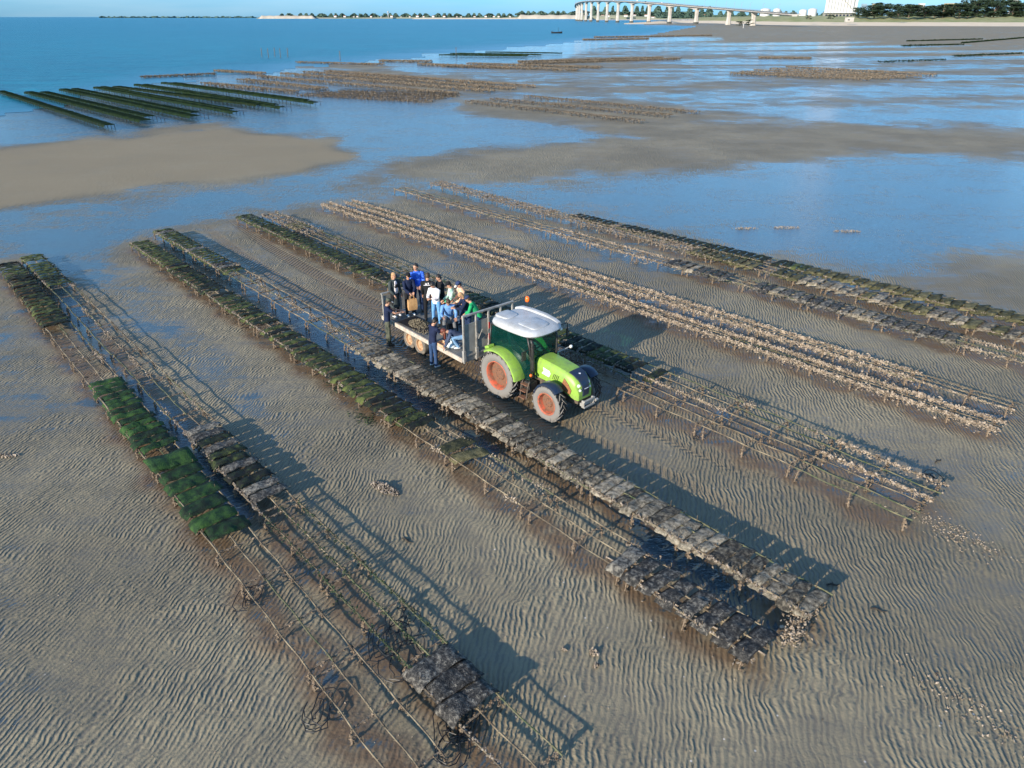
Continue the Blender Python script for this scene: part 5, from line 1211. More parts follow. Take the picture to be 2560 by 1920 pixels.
for i, (px_, py_, sz, lab) in enumerate(((1129, 868, .19, 'larger milky plastic bag of oysters on the deck edge by the tray'), (1126, 857, .14, 'smaller plastic bag behind the larger one under the crouching person'))):
    g = MB(); rs = []
    for k, (r_, z) in enumerate(((.75, 0), (1, .05), (.9, .11), (.55, .15), (.15, .18), (.22, .24))):
        rs.append([Vector((math.cos(t) * r_ * sz * random.uniform(.85, 1.12), math.sin(t) * r_ * sz * .8 * random.uniform(.85, 1.12), z * sz / .19)) for t in np.linspace(0, 6.283, 15)[:-1]])
    g.rings(rs); o = g.build('plastic_bag', M['plastic'], None, smooth=True); o.location = G(px_, py_, PZ); tag(o, lab, 'plastic bag')
    
a_, b_ = G(1010, 806, PZ), G(1055, 826, PZ)
mc = (a_ + b_) / 2 + TL * .25
o = MB(); o.rings([[Vector((x, y, z + .008 * math.sin(x * 7 + y * 5))) for y in (-.42, -.2, 0, .2, .42)] + [Vector((x, y, z - .012)) for y in (.42, -.42)] for x, z in ((-.75, .02), (-.4, .03), (0, .022), (.4, .034), (.75, .02))]); mat_o = o.build('deck_mat', M['black'], None, auto=40); mat_o.location = mc; mat_o.rotation_euler = (0, 0, T_ANG + .08); tag(mat_o, 'black mesh mat spread on the deck under the heap of oysters', 'mat')
g = MB()
for k in range(620):
    r_ = random.random() ** .5 * .42; t = random.uniform(0, 6.28); z = max(0, .20 * (1 - r_ / .42)) * random.random() ** .3
    g.shell((r_ * math.cos(t) * 1.15 + .05, r_ * math.sin(t) * .8, z + .03), random.uniform(.03, .055))
for k in range(60): g.shell((random.uniform(.3, 1.0), random.uniform(-.5, -.1), .03), random.uniform(.03, .05))
o = g.build('oyster_heap', simple('muddy_oysters', (0.09, 0.075, 0.05), .8, col2=(0.24, .20, .13), scale=11), None); o.location = mc + Vector((0, 0, .012)); o.rotation_euler = (0, 0, T_ANG); tag(o, 'heap of muddy brown oysters on the black mat on the trailer deck', 'oyster heap', None, 'stuff')
# ------------------------------------------------------------------ loose things on the sand
def pile(name, px, py, n, rx, ry, hgt, mat, label, cat, rot=0, sz=(.03, .06)):
    g = MB()
    for k in range(n):
        r_ = random.random() ** .6; t = random.uniform(0, 6.28)
        g.shell((r_ * math.cos(t) * rx, r_ * math.sin(t) * ry, .02 + hgt * (1 - r_) * random.random()), random.uniform(*sz))
    o = g.build(name, mat, None); o.location = D(px, py, 0); o.rotation_euler.z = rot; return tag(o, label, cat)
pile('oyster_clump', 832, 1056, 300, .50, .17, .16, M['shell_dark'], 'dark heap of oysters alone on the rippled sand below the third row', 'oyster clump', R(-35))
pile('oyster_clump', 14, 985, 60, .35, .10, .05, M['shell'], 'small broken shell patch at the left frame edge', 'oyster clump')
pile('oyster_clump', 1283, 1411, 34, .10, .08, .07, M['shell'], 'larger of two pale oyster lumps on the lower central sand', 'oyster clump')
pile('oyster_clump', 1288, 1440, 20, .07, .06, .05, M['shell'], 'smaller of two pale oyster lumps on the lower central sand', 'oyster clump')
pile('oyster_clump', 1218, 1404, 14, .05, .05, .05, M['shell'], 'single pale oyster lump left of the pair on the lower central sand', 'oyster clump')
pile('oyster_clump', 1380, 568, 40, .55, .2, .03, M['shell'], 'low shell patch on bare sand right of the crusted rows', 'oyster clump')
for px_, py_, lab in ((1610, 494, 'left pale shell bank in the blue wet sand at right'), (1700, 492, 'middle pale shell bank in the blue wet sand at right'), (1830, 500, 'right small shell bank in the blue wet sand at right')):
    pile('shell_bank', px_, py_, 90, .8, .28, .05, M['shell'], lab, 'shell bank', 0)
for px_, py_, lab, n in ((2065, 1155, 'scatter of broken shells below the end of the crossed trestle rows', 240), (2090, 1530, 'scatter of broken shells near the lower right corner', 150)):
    g = MB()
    for k in range(n):
        x, y = random.gauss(0, .55), random.gauss(0, .22); a = R(-50); g.shell((x * math.cos(a) - y * math.sin(a), x * math.sin(a) + y * math.cos(a), .012), random.uniform(.018, .045))
    o = g.build('shell_scatter', M['shell'], None); o.location = D(px_, py_, 0); tag(o, lab, 'shells', None, 'stuff')
g = MB()
for k in range(2400):
    x, y = random.uniform(-14, 16), 6 + random.random() ** 1.3 * 30
    g.shell((x, y, .008), random.uniform(.010, .024) * (1.4 if random.random() < .1 else 1))
o = g.build('loose_shells', M['shell'], None); tag(o, 'countless small shell fragments strewn over the near sand', 'shells', None, 'stuff')
def tangle(px, py, label, cat='strap', n=4, r=.22, name='rubber_strap', mat=None, z=.02):
    g = MB()
    for k in range(n):
        a0 = random.uniform(0, 6.28); rr = r * random.uniform(.5, 1.1); cx, cy = random.uniform(-.1, .1), random.uniform(-.1, .1)
        g.tube([(cx + rr * math.cos(a0 + t * random.uniform(2.5, 4.5)) * (1 - .5 * t), cy + rr * math.sin(a0 + t * 4) * (1 + .4 * t), z + .05 * abs(math.sin(t * 5 + k))) for t in np.linspace(0, 1, 9)], .011, 5)
    o = g.build(name, mat or M['black'], None); o.location = D(px, py, 0); return tag(o, label, cat)
for px_, py_, lab, r_ in ((1497, 948, 'small curled black rubber strip on the sand in front of the tractor', .13), (543, 1300, 'upper black strap tangle beside the leftmost bare trestles', .28), (690, 1545, 'black strap tangle hanging on the leftmost row near the bottom', .34),
                         (845, 1395, 'black strap tangle under the second row just above the dark bags', .5), (870, 1440, 'looped black strap beside the dark bags of the second row', .45), (1000, 1560, 'long black strap below the dark bags of the second row', .5), (965, 1622, 'black strap bundle at the bottom edge between the two left rows', .4),
                         (870, 1350, 'black weed and straps caught on the second row', .35), (1600, 865, 'dark strap bundle caught on the sixth row right of the tractor', .2), (2005, 1042, 'dark tangle at the near end of the sixth row', .3)):
    tangle(px_, py_, lab, r=r_, n=5 if r_ > .2 else 1, z=.12 if r_ > .2 else .02)
for px_, py_, lab, a_ in ((1880, 1315, 'dark drifted stick right of the near row ends', -.4), (868, 1164, 'dark forked weed strand on the sand below the third row', -.6), (1785, 1265, 'thin dark strand beside the fourth row shadow', 0), (2020, 1000, 'short dark strand by the near end of the sixth row', .5), (520, 710, 'small dark stone on the sand between second and third rows', .2)):
    g = MB(); g.tube([(0, 0, .02), (.10, .02, .035), (.22, -.01, .02), (.32, .04, .015)], [.018, .022, .016, .006], 5); g.tube([(.12, .01, .03), (.17, .09, .015)], .008, 4)
    o = g.build('driftwood', simple('dark_drift', (0.03, .025, .02), .9), None); o.location = D(px_, py_, 0); o.rotation_euler.z = a_; tag(o, lab, 'driftwood')
for px_, py_, lab in ((735, 838, 'green weed patch on the sand beside the third row'), (790, 905, 'thin green weed patch beside the third row near its loose bags')):
    g = MB()
    for k in range(110): 
        x, y = random.gauss(0, .28), random.gauss(0, .14); g.shell((x, y, .012), random.uniform(.02, .05))
    o = g.build('weed_patch', M['weed'], None); o.location = D(px_, py_, 0); o.rotation_euler.z = -.7; tag(o, lab, 'weed', None, 'stuff')
# sunken long bars and poles lying beside the near group
p0, p1 = D(1310, 1205, 0), D(1650, 1418, 0)
g = MB(); g.tube([(p0 * (1 - t) + p1 * t) + Vector((.05 * math.sin(t * 9), -.12 * math.sin(t * 3.1), .03 + .02 * math.sin(t * 14))) for t in np.linspace(0, 1, 24)], .022, 5)
for k in range(90):
    t = random.random(); g.shell((p0 * (1 - t) + p1 * t) + Vector((.05 * math.sin(t * 9), -.12 * math.sin(t * 3.1), .03)), random.uniform(.02, .05))
o = g.build('mooring_rope', M['shell_dark'], None); tag(o, 'thick dark encrusted rope lying along the near side of the dark bags', 'rope')
g = MB()
for k in range(420): 
    t = random.random(); c = D(1700, 1395, 0) * (1 - t) + D(1745, 1310, 0) * t; g.shell(c + Vector((random.gauss(0, .12), random.gauss(0, .10), random.random() * .34)), random.uniform(.03, .06))
o = g.build('oyster_reef', M['shell'], None); tag(o, 'oyster crust built up on the near ends of the third and fourth rows', 'oyster crust', None, 'stuff')
# flapping mesh sheet on the leftmost row
g = MB(); rs = []
for i in range(7):
    u_ = i / 6; rs.append([Vector((-.35 + .75 * u_ + .1 * v, -.5 + 1.15 * v, TH + .05 + .10 * math.sin(u_ * 3 + v * 2) * u_ + .03 * math.sin(v * 9))) for v in np.linspace(0, 1, 8)])
vs = [p for r in rs for p in r]; g.add(vs, [(i * 8 + j, (i + 1) * 8 + j, (i + 1) * 8 + j + 1, i * 8 + j + 1) for i in range(6) for j in range(7)])
o = g.build('net_sheet', M['bag_green'], None, smooth=True); c = D(360, 995, TH); o.location = (c.x, c.y, 0); o.rotation_euler.z = R(-48); tag(o, 'crumpled green net sheet over the gap in the leftmost row', 'net')
sm = o.modifiers.new('thick', 'SOLIDIFY'); sm.thickness = .012
# ------------------------------------------------------------------ beach, dune, trees
YB = 1000.0
M['beach'] = simple('dry_beach_sand', (0.78, 0.64, 0.47), .95, spec=.05, col2=(0.68, .55, .40), scale=.05)
M['dune'] = simple('dune_grass_ground', (0.22, 0.25, 0.085), .95, col2=(0.38, .34, .18), scale=.06, bump=.5, bscale=.3)
M['leaf'] = simple('cypress_leaves', (0.018, 0.040, 0.020), .8, col2=(0.048, 0.082, 0.036), scale=.35, lo=.4, hi=.6)
M['bark'] = simple('bark', (0.10, .075, .055), .9, col2=(0.18, .14, .10), scale=2)
M['conc'] = simple('pale_concrete', (0.50, 0.47, 0.42), .8, col2=(0.40, .37, .33), scale=.12)
M['conc_d'] = simple('tide_stained_concrete', (0.07, 0.075, 0.07), .85)
M['white_w'] = simple('white_render', (0.58, 0.57, 0.55), .8, col2=(.6, .6, .58), scale=.2)
M['roof_t'] = simple('terracotta_roof', (0.36, .17, .10), .8)
M['far_green'] = simple('far_woods', (0.035, 0.075, 0.055), .9, col2=(0.07, .12, .09), scale=.01)
M['cliff'] = simple('chalk_cliff', (0.48, 0.43, 0.35), .9, col2=(0.36, .32, .26), scale=.02)
M['field'] = simple('far_fields', (0.28, 0.27, 0.20), .9, col2=(0.16, .20, .12), scale=.004)
def strip(name, cols, mat, kind='structure'):
    """cols: list of columns, each a list of points from front to back"""
    g = MB(); n = len(cols[0]); vs = [p for c in cols for p in c]
    g.add(vs, [(i * n + j, (i + 1) * n + j, (i + 1) * n + j + 1, i * n + j + 1) for i in range(len(cols) - 1) for j in range(n - 1)])
    o = g.build(name, mat, None, smooth=True); return tag(o, kind=kind)
def lerp(t, pts):
    for (a, b), (c, d) in zip(pts, pts[1:]):
        if t <= c: return b + (d - b) * (t - a) / (c - a)
    return pts[-1][1]
# beach: front edge at photograph y ~63, back edge climbs to the dune
fr = [(1600, 60.5), (1700, 57.5), (1790, 58.5), (1880, 62), (2100, 64.5), (2560, 66), (3200, 66)]
cols, dcols = [], []
xs_ = list(range(1560, 3200, 12))
for x in xs_:
    ang_ = (x - 1280) / 1775 / _ct
    yf = lerp(max(x, 1600), fr); f = G(x, yf, 0.03); Y0 = f.y
    t = np.clip((x - 1560) / 120, 0, 1)
    def pt(Y, z): return Vector((f.x * Y / Y0, Y, z))
    n_ = .5 * math.sin(x * .05) + .4 * math.sin(x * .013 + 2)
    cols.append([pt(Y0, .03), pt(Y0 + 45, .8 * t + .03), pt(Y0 + 120, 2.6 * t + .1), pt(Y0 + 200, (4.2 + .3 * n_) * t + .1)])
    if x >= 1740:
        t2 = np.clip((x - 1740) / 200, 0, 1); rough = .8 * math.sin(x * .21) + .6 * math.sin(x * .083)
        dcols.append([pt(Y0 + 150, 2.6), pt(Y0 + 185, 4.4 + .7 * t2), pt(Y0 + 230, 6.2 + 2.0 * t2 + rough), pt(Y0 + 300, 7.0 + 4.0 * t2 + rough), pt(Y0 + 600, 8.5 + 4 * t2 + rough), pt(Y0 + 1600, 10 + 4 * t2)])
strip('beach', cols, M['beach']); strip('dune', dcols, M['dune'])
def tree_mesh(seed, kind='cypress'):
    rs = random.Random(seed); g = MB(); H = 1.0
    blobs = []
    nb = 34 if kind == 'cypress' else 16
    for k in range(nb):
        z = rs.uniform(.10, .95); r_ = (.46 if kind == 'cypress' else .5) * (1 - abs(z - .5) ** 1.5) * rs.uniform(.45, 1); t = rs.uniform(0, 6.28)
        blobs.append((r_ * math.cos(t), r_ * math.sin(t), z * H, rs.uniform(.09, .19)))
    for bx, by, bz, br in blobs:
        for k in range(60):
            th, ph = rs.uniform(0, 6.28), math.acos(rs.uniform(-1, 1)); rr = br * rs.uniform(.55, 1.1)
            p = Vector((bx + rr * math.sin(ph) * math.cos(th) * 1.3, by + rr * math.sin(ph) * math.sin(th) * 1.3, bz + rr * math.cos(ph) * .6))
            s = rs.uniform(.024, .05); a = Vector((rs.uniform(-1, 1), rs.uniform(-1, 1), rs.uniform(-.4, .6))) * s; b = Vector((rs.uniform(-1, 1), rs.uniform(-1, 1), rs.uniform(-.4, .6))) * s
            g.add([p - a - b, p + a - b, p + a + b, p - a + b], [(0, 1, 2, 3)])
    cm_ = g.mesh('crown', M['leaf'])
    t = MB(); t.tube([(0, 0, -.05), (.01, .0, .3), (-.01, .01, .7)], [.035, .026, .01], 7)
    for k in range(7):
        bx, by, bz, br = blobs[k]; t.tube([(0, 0, .15 + .05 * k), (bx * .5, by * .5, bz * .75), (bx * .9, by * .9, bz)], [.014, .009, .004], 5)
    return cm_, t.mesh('trunk', M['bark'])
TM = [tree_mesh(s) for s in range(6)] + [tree_mesh(s + 40, 'bush') for s in range(2)]
def tree(x, Y, hgt, wid, label, k, name='cypress_tree', z=None, group=None):
    p = ray(x, 40, Y); z0 = 10.5 if z is None else z
    e = empty(name, (p.x, Y, z0), random.uniform(0, 6.28), label, 'tree' if name != 'shrub' else 'shrub', group)
    e.scale = (wid, wid, hgt); link('crown', TM[k][0], e); link('trunk', TM[k][1], e); return e
# photograph: tree line from x=2160 to the right edge, tops at (x, y)
tops = [(2146, 19), (2168, 26), (2186, 14), (2204, 8), (2228, 15), (2252, 12), (2272, 12), (2290, 14), (2312, 20), (2336, 15), (2356, 11), (2378, 12), (2398, 8), (2420, 2), (2440, 0), (2462, -2), (2484, 4), (2508, 0), (2530, 6), (2552, 3), (2578, 2), (2604, 0)]
for i, (x, ty) in enumerate(tops):
    Y = 1290 + random.uniform(-30, 60) + (40 if i % 2 else 0); zt = ray(x, ty, Y).z; wpx = 50 if i not in (0, 1) else 30
    wid = wpx / 1775 * Y * _ct * 1.1
    tree(x, Y, (zt - 10.0) * 1.03, wid, 'dark green cypress, %s from the left in the line of trees behind the beach' % ordinal(i + 1), i % 6, group='cypress trees behind the beach')
for i, (x, Y, hh) in enumerate(((2024, 1160, 5.5), (2078, 1170, 6.5), (2245, 1180, 8.0), (1660 + 192, 1050, 6), (1875, 1060, 7))):
    tree(x, Y, hh, hh * 1.7, ['small round bush left of the two on the dune below the white silo', 'round bush right of the two on the dune below the white silo', 'lighter bush standing before the cypress line', 'left half of the dark bush under the bridge deck by the beach', 'right half of the dark bush under the bridge deck by the beach'][i], 6 + i % 2, 'shrub', z=[7.5, 8, 9.5, .6, .6][i])
# beach goers, marker post, small concrete hut
CLb = [CL['navy'], CL['dark'], CL['white']]
for i, (x, y) in enumerate(((2222, 59.5), (2229, 59.3))):
    Pp = G(x, y, 1.5); person(0, 0, Pp.z, 200 + 30 * i, ['left of two walkers far off on the pale beach', 'right of two walkers far off on the pale beach'][i], 1.8, top='shirt', topcol=CLb[i], bottom=CL['dark'], shoes=SH_D, world=Vector((Pp.x, Pp.y, 0)))
p = G(1858, 70, 0); e = empty('marker_post', p, 0, 'pale marker post standing on the far wet sand before the beach', 'post'); g = MB(); g.tube([(0, 0, -.3), (0, 0, 3.6)], .28, 8); g.build('post', M['white_w'], e); g = MB(); g.box((0, 0, 3.3), (.7, .2, .6)); g.build('board', M['white_w'], e)
p = ray(2124, 46, 1130); e = empty('beach_hut', (p.x, 1130, 4.5), 0, 'pale concrete blockhouse at the foot of the dune', 'hut'); g = MB(); g.box((0, 0, 2.8), (10.5, 6, 5.4)); g.build('wall', M['conc'], e); g = MB(); g.box((0, 0, 5.65), (11.2, 6.6, .35)); g.build('roof', M['conc'], e); g = MB(); g.box((-2, -3.02, 2.6), (3, .1, 1.2)); g.build('window', M['black'], e)

# ------------------------------------------------------------------ silo, tanks, buildings behind
def silo():
    Y = 1650; x0 = ray(2063, 20, Y).x; x1 = ray(2134, 20, Y).x; w = x1 - x0; e = empty('grain_silo', ((x0 + x1) / 2, Y, 8), 0, 'tall white ribbed grain silo beyond the dune', 'silo')
    nC = 9; d = w / nC
    for i in range(nC):
        g = MB(); g.lathe([(d * .53, 9), (d * .53, 62), (.01, 62)], 20, 'z', (-w / 2 + d * (i + .5), 0, 0)); g.build('silo_cell', M['white_w'], e, auto=40)
    g = MB(); g.box((0, 2, 5), (w, 10, 9)); g.build('base_building', M['galv_d'], e)
    for i in range(8):
        g = MB(); g.box((-w / 2 + w * (i + .5) / 8, -3.2, 5.2), (w / 8 * .55, .4, 4)); g.build('bay_door', M['navy'], e)
    g = MB(); g.box((0, -1.5, 10.2), (w + 3, 11, .8)); g.build('canopy', M['white_w'], e)
    g = MB(); g.box((w / 2 + 4, 3, 31), (6, 6, 66)); g.build('stair_tower', M['white_w'], e); g = MB(); g.box((0, 0, 66), (w * 1.02, 8, 8)); g.build('top_house', M['white_w'], e)
    g = MB(); g.tube([(-w / 2 - 1, -6, 64), (w / 2 + 2, -6, 11)], .5, 5); g.build('conveyor', M['galv_d'], e)
silo()
for i, (x, w_, ty) in enumerate(((1913, 24, 20.5), (1942, 18, 20.5), (2008, 19, 23), (2031, 21, 20.5))):
    Y = 1900 + 60 * i; r_ = w_ / 2 / 1775 * Y * _ct; zt = ray(x, ty, Y).z; zb = 10
    e = empty('storage_tank', (ray(x, 30, Y).x, Y, zb), 0, '%s white storage tank from the left beyond the bridge end' % ordinal(i + 1), 'tank', 'white storage tanks')
    g = MB(); g.lathe([(r_, 0), (r_, (zt - zb) * .86)], 28, 'z'); g.build('shell', M['white_w'], e, auto=30); g = MB(); g.lathe([(r_ * 1.01, (zt - zb) * .86), (r_ * .7, (zt - zb) * .95), (r_ * .3, zt - zb), (.01, (zt - zb) * 1.01)], 28, 'z'); g.build('roof', M['white_w'], e, smooth=True)
def block(x, w_, ty, by, Y, label, mat, name='building', roof=None, nwin=4):
    p = ray(x, by, Y); W_ = w_ / 1775 * Y * _ct; zb = min(p.z, 10); zt = ray(x, ty, Y).z
    e = empty(name, (p.x, Y, zb), 0, label, 'building'); H_ = zt - zb
    g = MB(); g.box((0, 0, H_ / 2), (W_, W_ * .5, H_)); g.build('wall', mat, e); g = MB(); g.box((0, 0, H_ + .25), (W_ * 1.04, W_ * .54, .5)); g.build('roof', roof or mat, e)
    for i in range(nwin):
        for j in range(2):
            g = MB(); g.box((-W_ / 2 + W_ * (i + .5) / nwin, -W_ * .25 - .05, H_ * (.82 - .3 * j)), (W_ / nwin * .5, .2, H_ * .12)); g.build('window', M['navy'], e)
block(2157, 12, 10, 30, 1900, 'blue-grey tower block between the silo and the trees', simple('bluish_cladding', (.25, .35, .42), .7))
block(2182, 9, 9, 30, 1850, 'small beige building peeping over the first cypresses', simple('beige_wall', (.42, .36, .26), .8))
block(2372, 26, 9, 30, 1700, 'long ochre building behind the cypress line', simple('ochre_wall', (.50, .36, .16), .8), nwin=8)
block(2530, 14, -6, 30, 1800, 'pale building above the right-hand cypresses', M['white_w'])
block(2300, 14, 9, 30, 1850, 'low pale building behind the middle cypresses', M['white_w'])

# ------------------------------------------------------------------ the bridge
# piers: photograph (x of pier, y of its foot) from the beach outward, every 110 m on the map
def dirx(x): return (x - 1280) / 1775 / (_ct + (960 - 45) / 1775 * _st)      # X/Y ratio near the horizon
px_piers = [1822 + 62, 1822, 1741, 1674, 1622, 1579, 1544, 1517, 1494.5, 1477.5, 1464.5, 1454, 1448, 1443]
pos = [Vector((dirx(1674) * 1420, 1420, 0))]
def nxt(p, x, d, far=True):
    # point on the sight line through photo x at map distance d from p
    k = dirx(x); a = 1 + k * k; b = -2 * (p.x * k + p.y); c = p.x ** 2 + p.y ** 2 - d * d; disc = max(b * b - 4 * a * c, 0)
    Y = (-b + (1 if far else -1) * math.sqrt(disc)) / (2 * a); return Vector((k * Y, Y, 0))
out_ = [pos[0]]
for x in px_piers[4:]: out_.append(nxt(out_[-1], x, 110))
inn = [pos[0]]
for x in (1741, 1822, 1884): inn.append(nxt(inn[-1], x, 104, False))
back = [out_[-1]]
for x in (1441, 1443, 1448, 1456, 1467, 1481, 1498, 1516): back.append(nxt(back[-1], x, 150, True))
path = inn[::-1] + out_[1:] + back[1:]
endr = nxt(inn[-1], 1986, 150, False); path = [endr] + path
xs_top = {**{}}
topy = [(1986, 35.5), (1900, 28.5), (1832, 23), (1745, 16.3), (1674, 10), (1622, 6), (1579, 3.6), (1544, 2.2), (1517, 1.4), (1494, 1.6), (1477, 2), (1464, 3), (1454, 4.8), (1448, 7), (1443, 9.5), (1441, 14)]
tp = sorted(topy)
def deck_z(i):
    p = path[i]; x = 1280 + p.x / p.y * 1775 * (_ct + (960 - 45) / 1775 * _st)
    nb = len(back) - 1
    if i < len(path) - nb: y = lerp(x, tp)
    else: y = lerp(i - (len(path) - nb), [(0, 15), (1, 20), (2, 24), (4, 29), (7, 37)])
    return ray(x, y, p.y).z
zs = [deck_z(i) for i in range(len(path))]
# catmull-rom along the piers
def cr(ps, per=10):
    o = []
    for i in range(len(ps) - 1):
        p0, p1, p2, p3 = ps[max(i - 1, 0)], ps[i], ps[i + 1], ps[min(i + 2, len(ps) - 1)]
        for k in range(per):
            t = k / per; o.append((.5 * ((2 * p1) + (p2 - p0) * t + (2 * p0 - 5 * p1 + 4 * p2 - p3) * t * t + (3 * p1 - p0 - 3 * p2 + p3) * t ** 3), i, t))
    o.append((ps[-1], len(ps) - 2, 1.0)); return o
cur = cr([Vector((p.x, p.y, z)) for p, z in zip(path, zs)], 12)
br = empty('sea_bridge', (out_[3].x, out_[3].y, 0), 0, 'long curving concrete bridge on tall piers crossing the bay', 'bridge')
OFF = Vector((out_[3].x, out_[3].y, 0))
rs, rr_, ra_ = [], [], []
for n_i, (p, i, t) in enumerate(cur):
    q0 = cur[max(n_i - 1, 0)][0]; q1 = cur[min(n_i + 1, len(cur) - 1)][0]; d = (q1 - q0); d.z = 0; d.normalize(); s = Vector((-d.y, d.x, 0)); c = p - OFF
    hn = 2.6 + 3.0 * abs(2 * t - 1) ** 2.2 if i > 2 else 2.4      # haunched girder
    rs.append([c + s * 7.6, c + s * 7.6 - Vector((0, 0, .9)), c + s * 3.4 - Vector((0, 0, 1.2)), c + s * 2.8 - Vector((0, 0, hn)), c - s * 2.8 - Vector((0, 0, hn)), c - s * 3.4 - Vector((0, 0, 1.2)), c - s * 7.6 - Vector((0, 0, .9)), c - s * 7.6])
    rr_.append((c + s * 7.5, c - s * 7.5))
g = MB(); g.rings(rs); g.build('deck', M['conc'], br)
for k in (0, 1):
    g = MB(); g.tube([r[k] + Vector((0, 0, 1.1)) for r in rr_], .12, 4); g.tube([r[k] + Vector((0, 0, .6)) for r in rr_], .08, 4)
    for r in rr_[::1]: g.tube([r[k], r[k] + Vector((0, 0, 1.1))], .10, 4)
    g.build('railing', M['galv'], br)
g = MB(); g.rings([[r[0] * .97 + r[1] * .03 + Vector((0, 0, .05)), r[0] * .03 + r[1] * .97 + Vector((0, 0, .05)), r[0] * .03 + r[1] * .97, r[0] * .97 + r[1] * .03] for r in rr_]); g.build('roadway', simple('asphalt', (.06, .06, .06), .9), br)
for i, p in enumerate(path):
    if i == 0: continue
    q0 = path[max(i - 1, 0)]; q1 = path[min(i + 1, len(path) - 1)]; d = (q1 - q0).normalized(); s = Vector((-d.y, d.x, 0)); c = Vector((p.x, p.y, 0)) - OFF; z = zs[i] - (5.4 if i > 3 else 2.4)
    onland = i <= 2
    def pr(zz, a, b): return [c + s * x * a + d * y * b + Vector((0, 0, zz)) for x, y in ((-1, -.6), (-.6, -1), (.6, -1), (1, -.6), (1, .6), (.6, 1), (-.6, 1), (-1, .6))]
    g = MB(); zb = -3 if not onland else 0
    if z > 9: g.rings([pr(3.2, 3.3, 2.4), pr(z * .5, 2.9, 2.1), pr(z - 3, 3.1, 2.2), pr(z, 4.2, 3.0)])
    else: g.rings([pr(zb, 4.2, 2.0), pr(max(z, 3), 4.6, 2.3)])
    pe = g.build('pier', M['conc'], br)
    if z > 9:
        g = MB(); g.rings([pr(-3, 3.9, 3.0), pr(3.2, 3.9, 3.0)]); g.build('pier_foot', M['conc_d'] if not onland else M['conc'], pe)
# lamp posts along the deck and the traffic on it
g = MB(); g.tube([(0, 0, 0), (0, 0, 9.5), (1.6, 0, 10.2)], .14, 5); lampm = g.mesh('pole', M['galv_d'])
g = MB(); g.box((2.0, 0, 10.2), (1.0, .4, .2)); headm = g.mesh('lamp_head', M['galv'])
li = 0
for n_i in range(4, 12 * 15, 4):
    p = cur[n_i][0]; q1 = cur[n_i + 1][0]; d = (q1 - p); a_ = math.atan2(d.y, d.x); s = Vector((-math.sin(a_), math.cos(a_), 0)); li += 1
    e = empty('street_lamp', p + s * 7.0, a_ - R(90), 'thin street lamp on the bridge deck, %s from the landward end' % ordinal(li), 'street lamp', 'street lamps on the bridge'); link('pole', lampm, e); link('lamp_head', headm, e)
def car(nm, n_i, col, label, van=False):
    p = cur[n_i][0]; q1 = cur[n_i + 1][0]; d = (q1 - p); a_ = math.atan2(d.y, d.x); s = Vector((-math.sin(a_), math.cos(a_), 0)); H_ = 2.3 if van else 1.45
    e = empty(nm, p + s * random.choice((-3, 3)) + Vector((0, 0, .06)), a_, label, 'van' if van else 'car')
    mt = simple(nm + '_paint', col, .35)
    g = MB(); g.prism([(-2.2, .35), (-2.2, H_ * .62), (-1.9, H_), (.6 if not van else 1.3, H_), (1.3 if not van else 1.8, H_ * .62), (2.2, H_ * .55), (2.25, .35)], -.88, .88); g.build('body', mt, e, bevel=.06)
    g = MB(); g.prism([(-1.7, H_ * .66), (-1.5, H_ * .92), (.5, H_ * .92), (1.1, H_ * .66)], -.895, .895); g.build('window', M['navy'], e)
    for x in (-1.35, 1.35):
        for y in (-.85, .85): g = MB(); g.lathe([(.001, -.1), (.33, -.1), (.33, .1), (.001, .1)], 14, 'y', (x, y, .33)); g.build('wheel', M['black'], e)
for n_i, col, lab, van in ((54, (.75, .75, .75), 'white car on the bridge, rightmost of those in view', False), (64, (.03, .03, .035), 'dark car on the bridge beside the white van', False), (70, (.8, .8, .8), 'white van on the bridge above the last sand-side pier', True), (88, (.8, .8, .78), 'white van on the bridge, second from the left', True), (104, (.3, .3, .32), 'grey car near the crest of the bridge', False)):
    car('parked_car' if False else ('van' if van else 'car'), n_i, col, lab, van)

# ------------------------------------------------------------------ far coasts
def coast(x0, x1, Y, ztop, name, mat, front=None, label=None):
    cols = []; n_ = max(12, int((x1 - x0) / 3))
    for i in range(n_ + 1):
        x = x0 + (x1 - x0) * i / n_; k = dirx(x); zt = ztop(x); e_ = min(1, min(i, n_ - i) / 3)
        cols.append([Vector((k * Y, Y, -1)), Vector((k * (Y + 8), Y + 8, zt * .8 * e_ + .1)), Vector((k * (Y + 40), Y + 40, zt * e_ + .1)), Vector((k * (Y + 900), Y + 900, zt * 1.1 * e_ + .1)), Vector((k * (Y + 1500), Y + 1500, -1))])
    return strip(name, cols, mat)
coast(640, 1455, 5200, lambda x: 8 + 1.5 * math.sin(x * .02), 'far_shore', M['field'])
coast(646, 790, 5120, lambda x: 17 + 1.0 * math.sin(x * .3), 'chalk_cliff', M['cliff'])
coast(1292, 1470, 4400, lambda x: 20 + 1.5 * math.sin(x * .17), 'chalk_cliff', M['cliff'])
coast(1030, 1300, 4300, lambda x: 3.0, 'far_shore', M['beach'])
coast(1440, 1900, 3000, lambda x: 6 + 10 * np.clip((1760 - x) / 200, 0, 1) + 1.5 * math.sin(x * .05), 'far_shore', M['field'])
coast(1440, 1900, 2900, lambda x: 2.2, 'sea_wall', M['conc'])
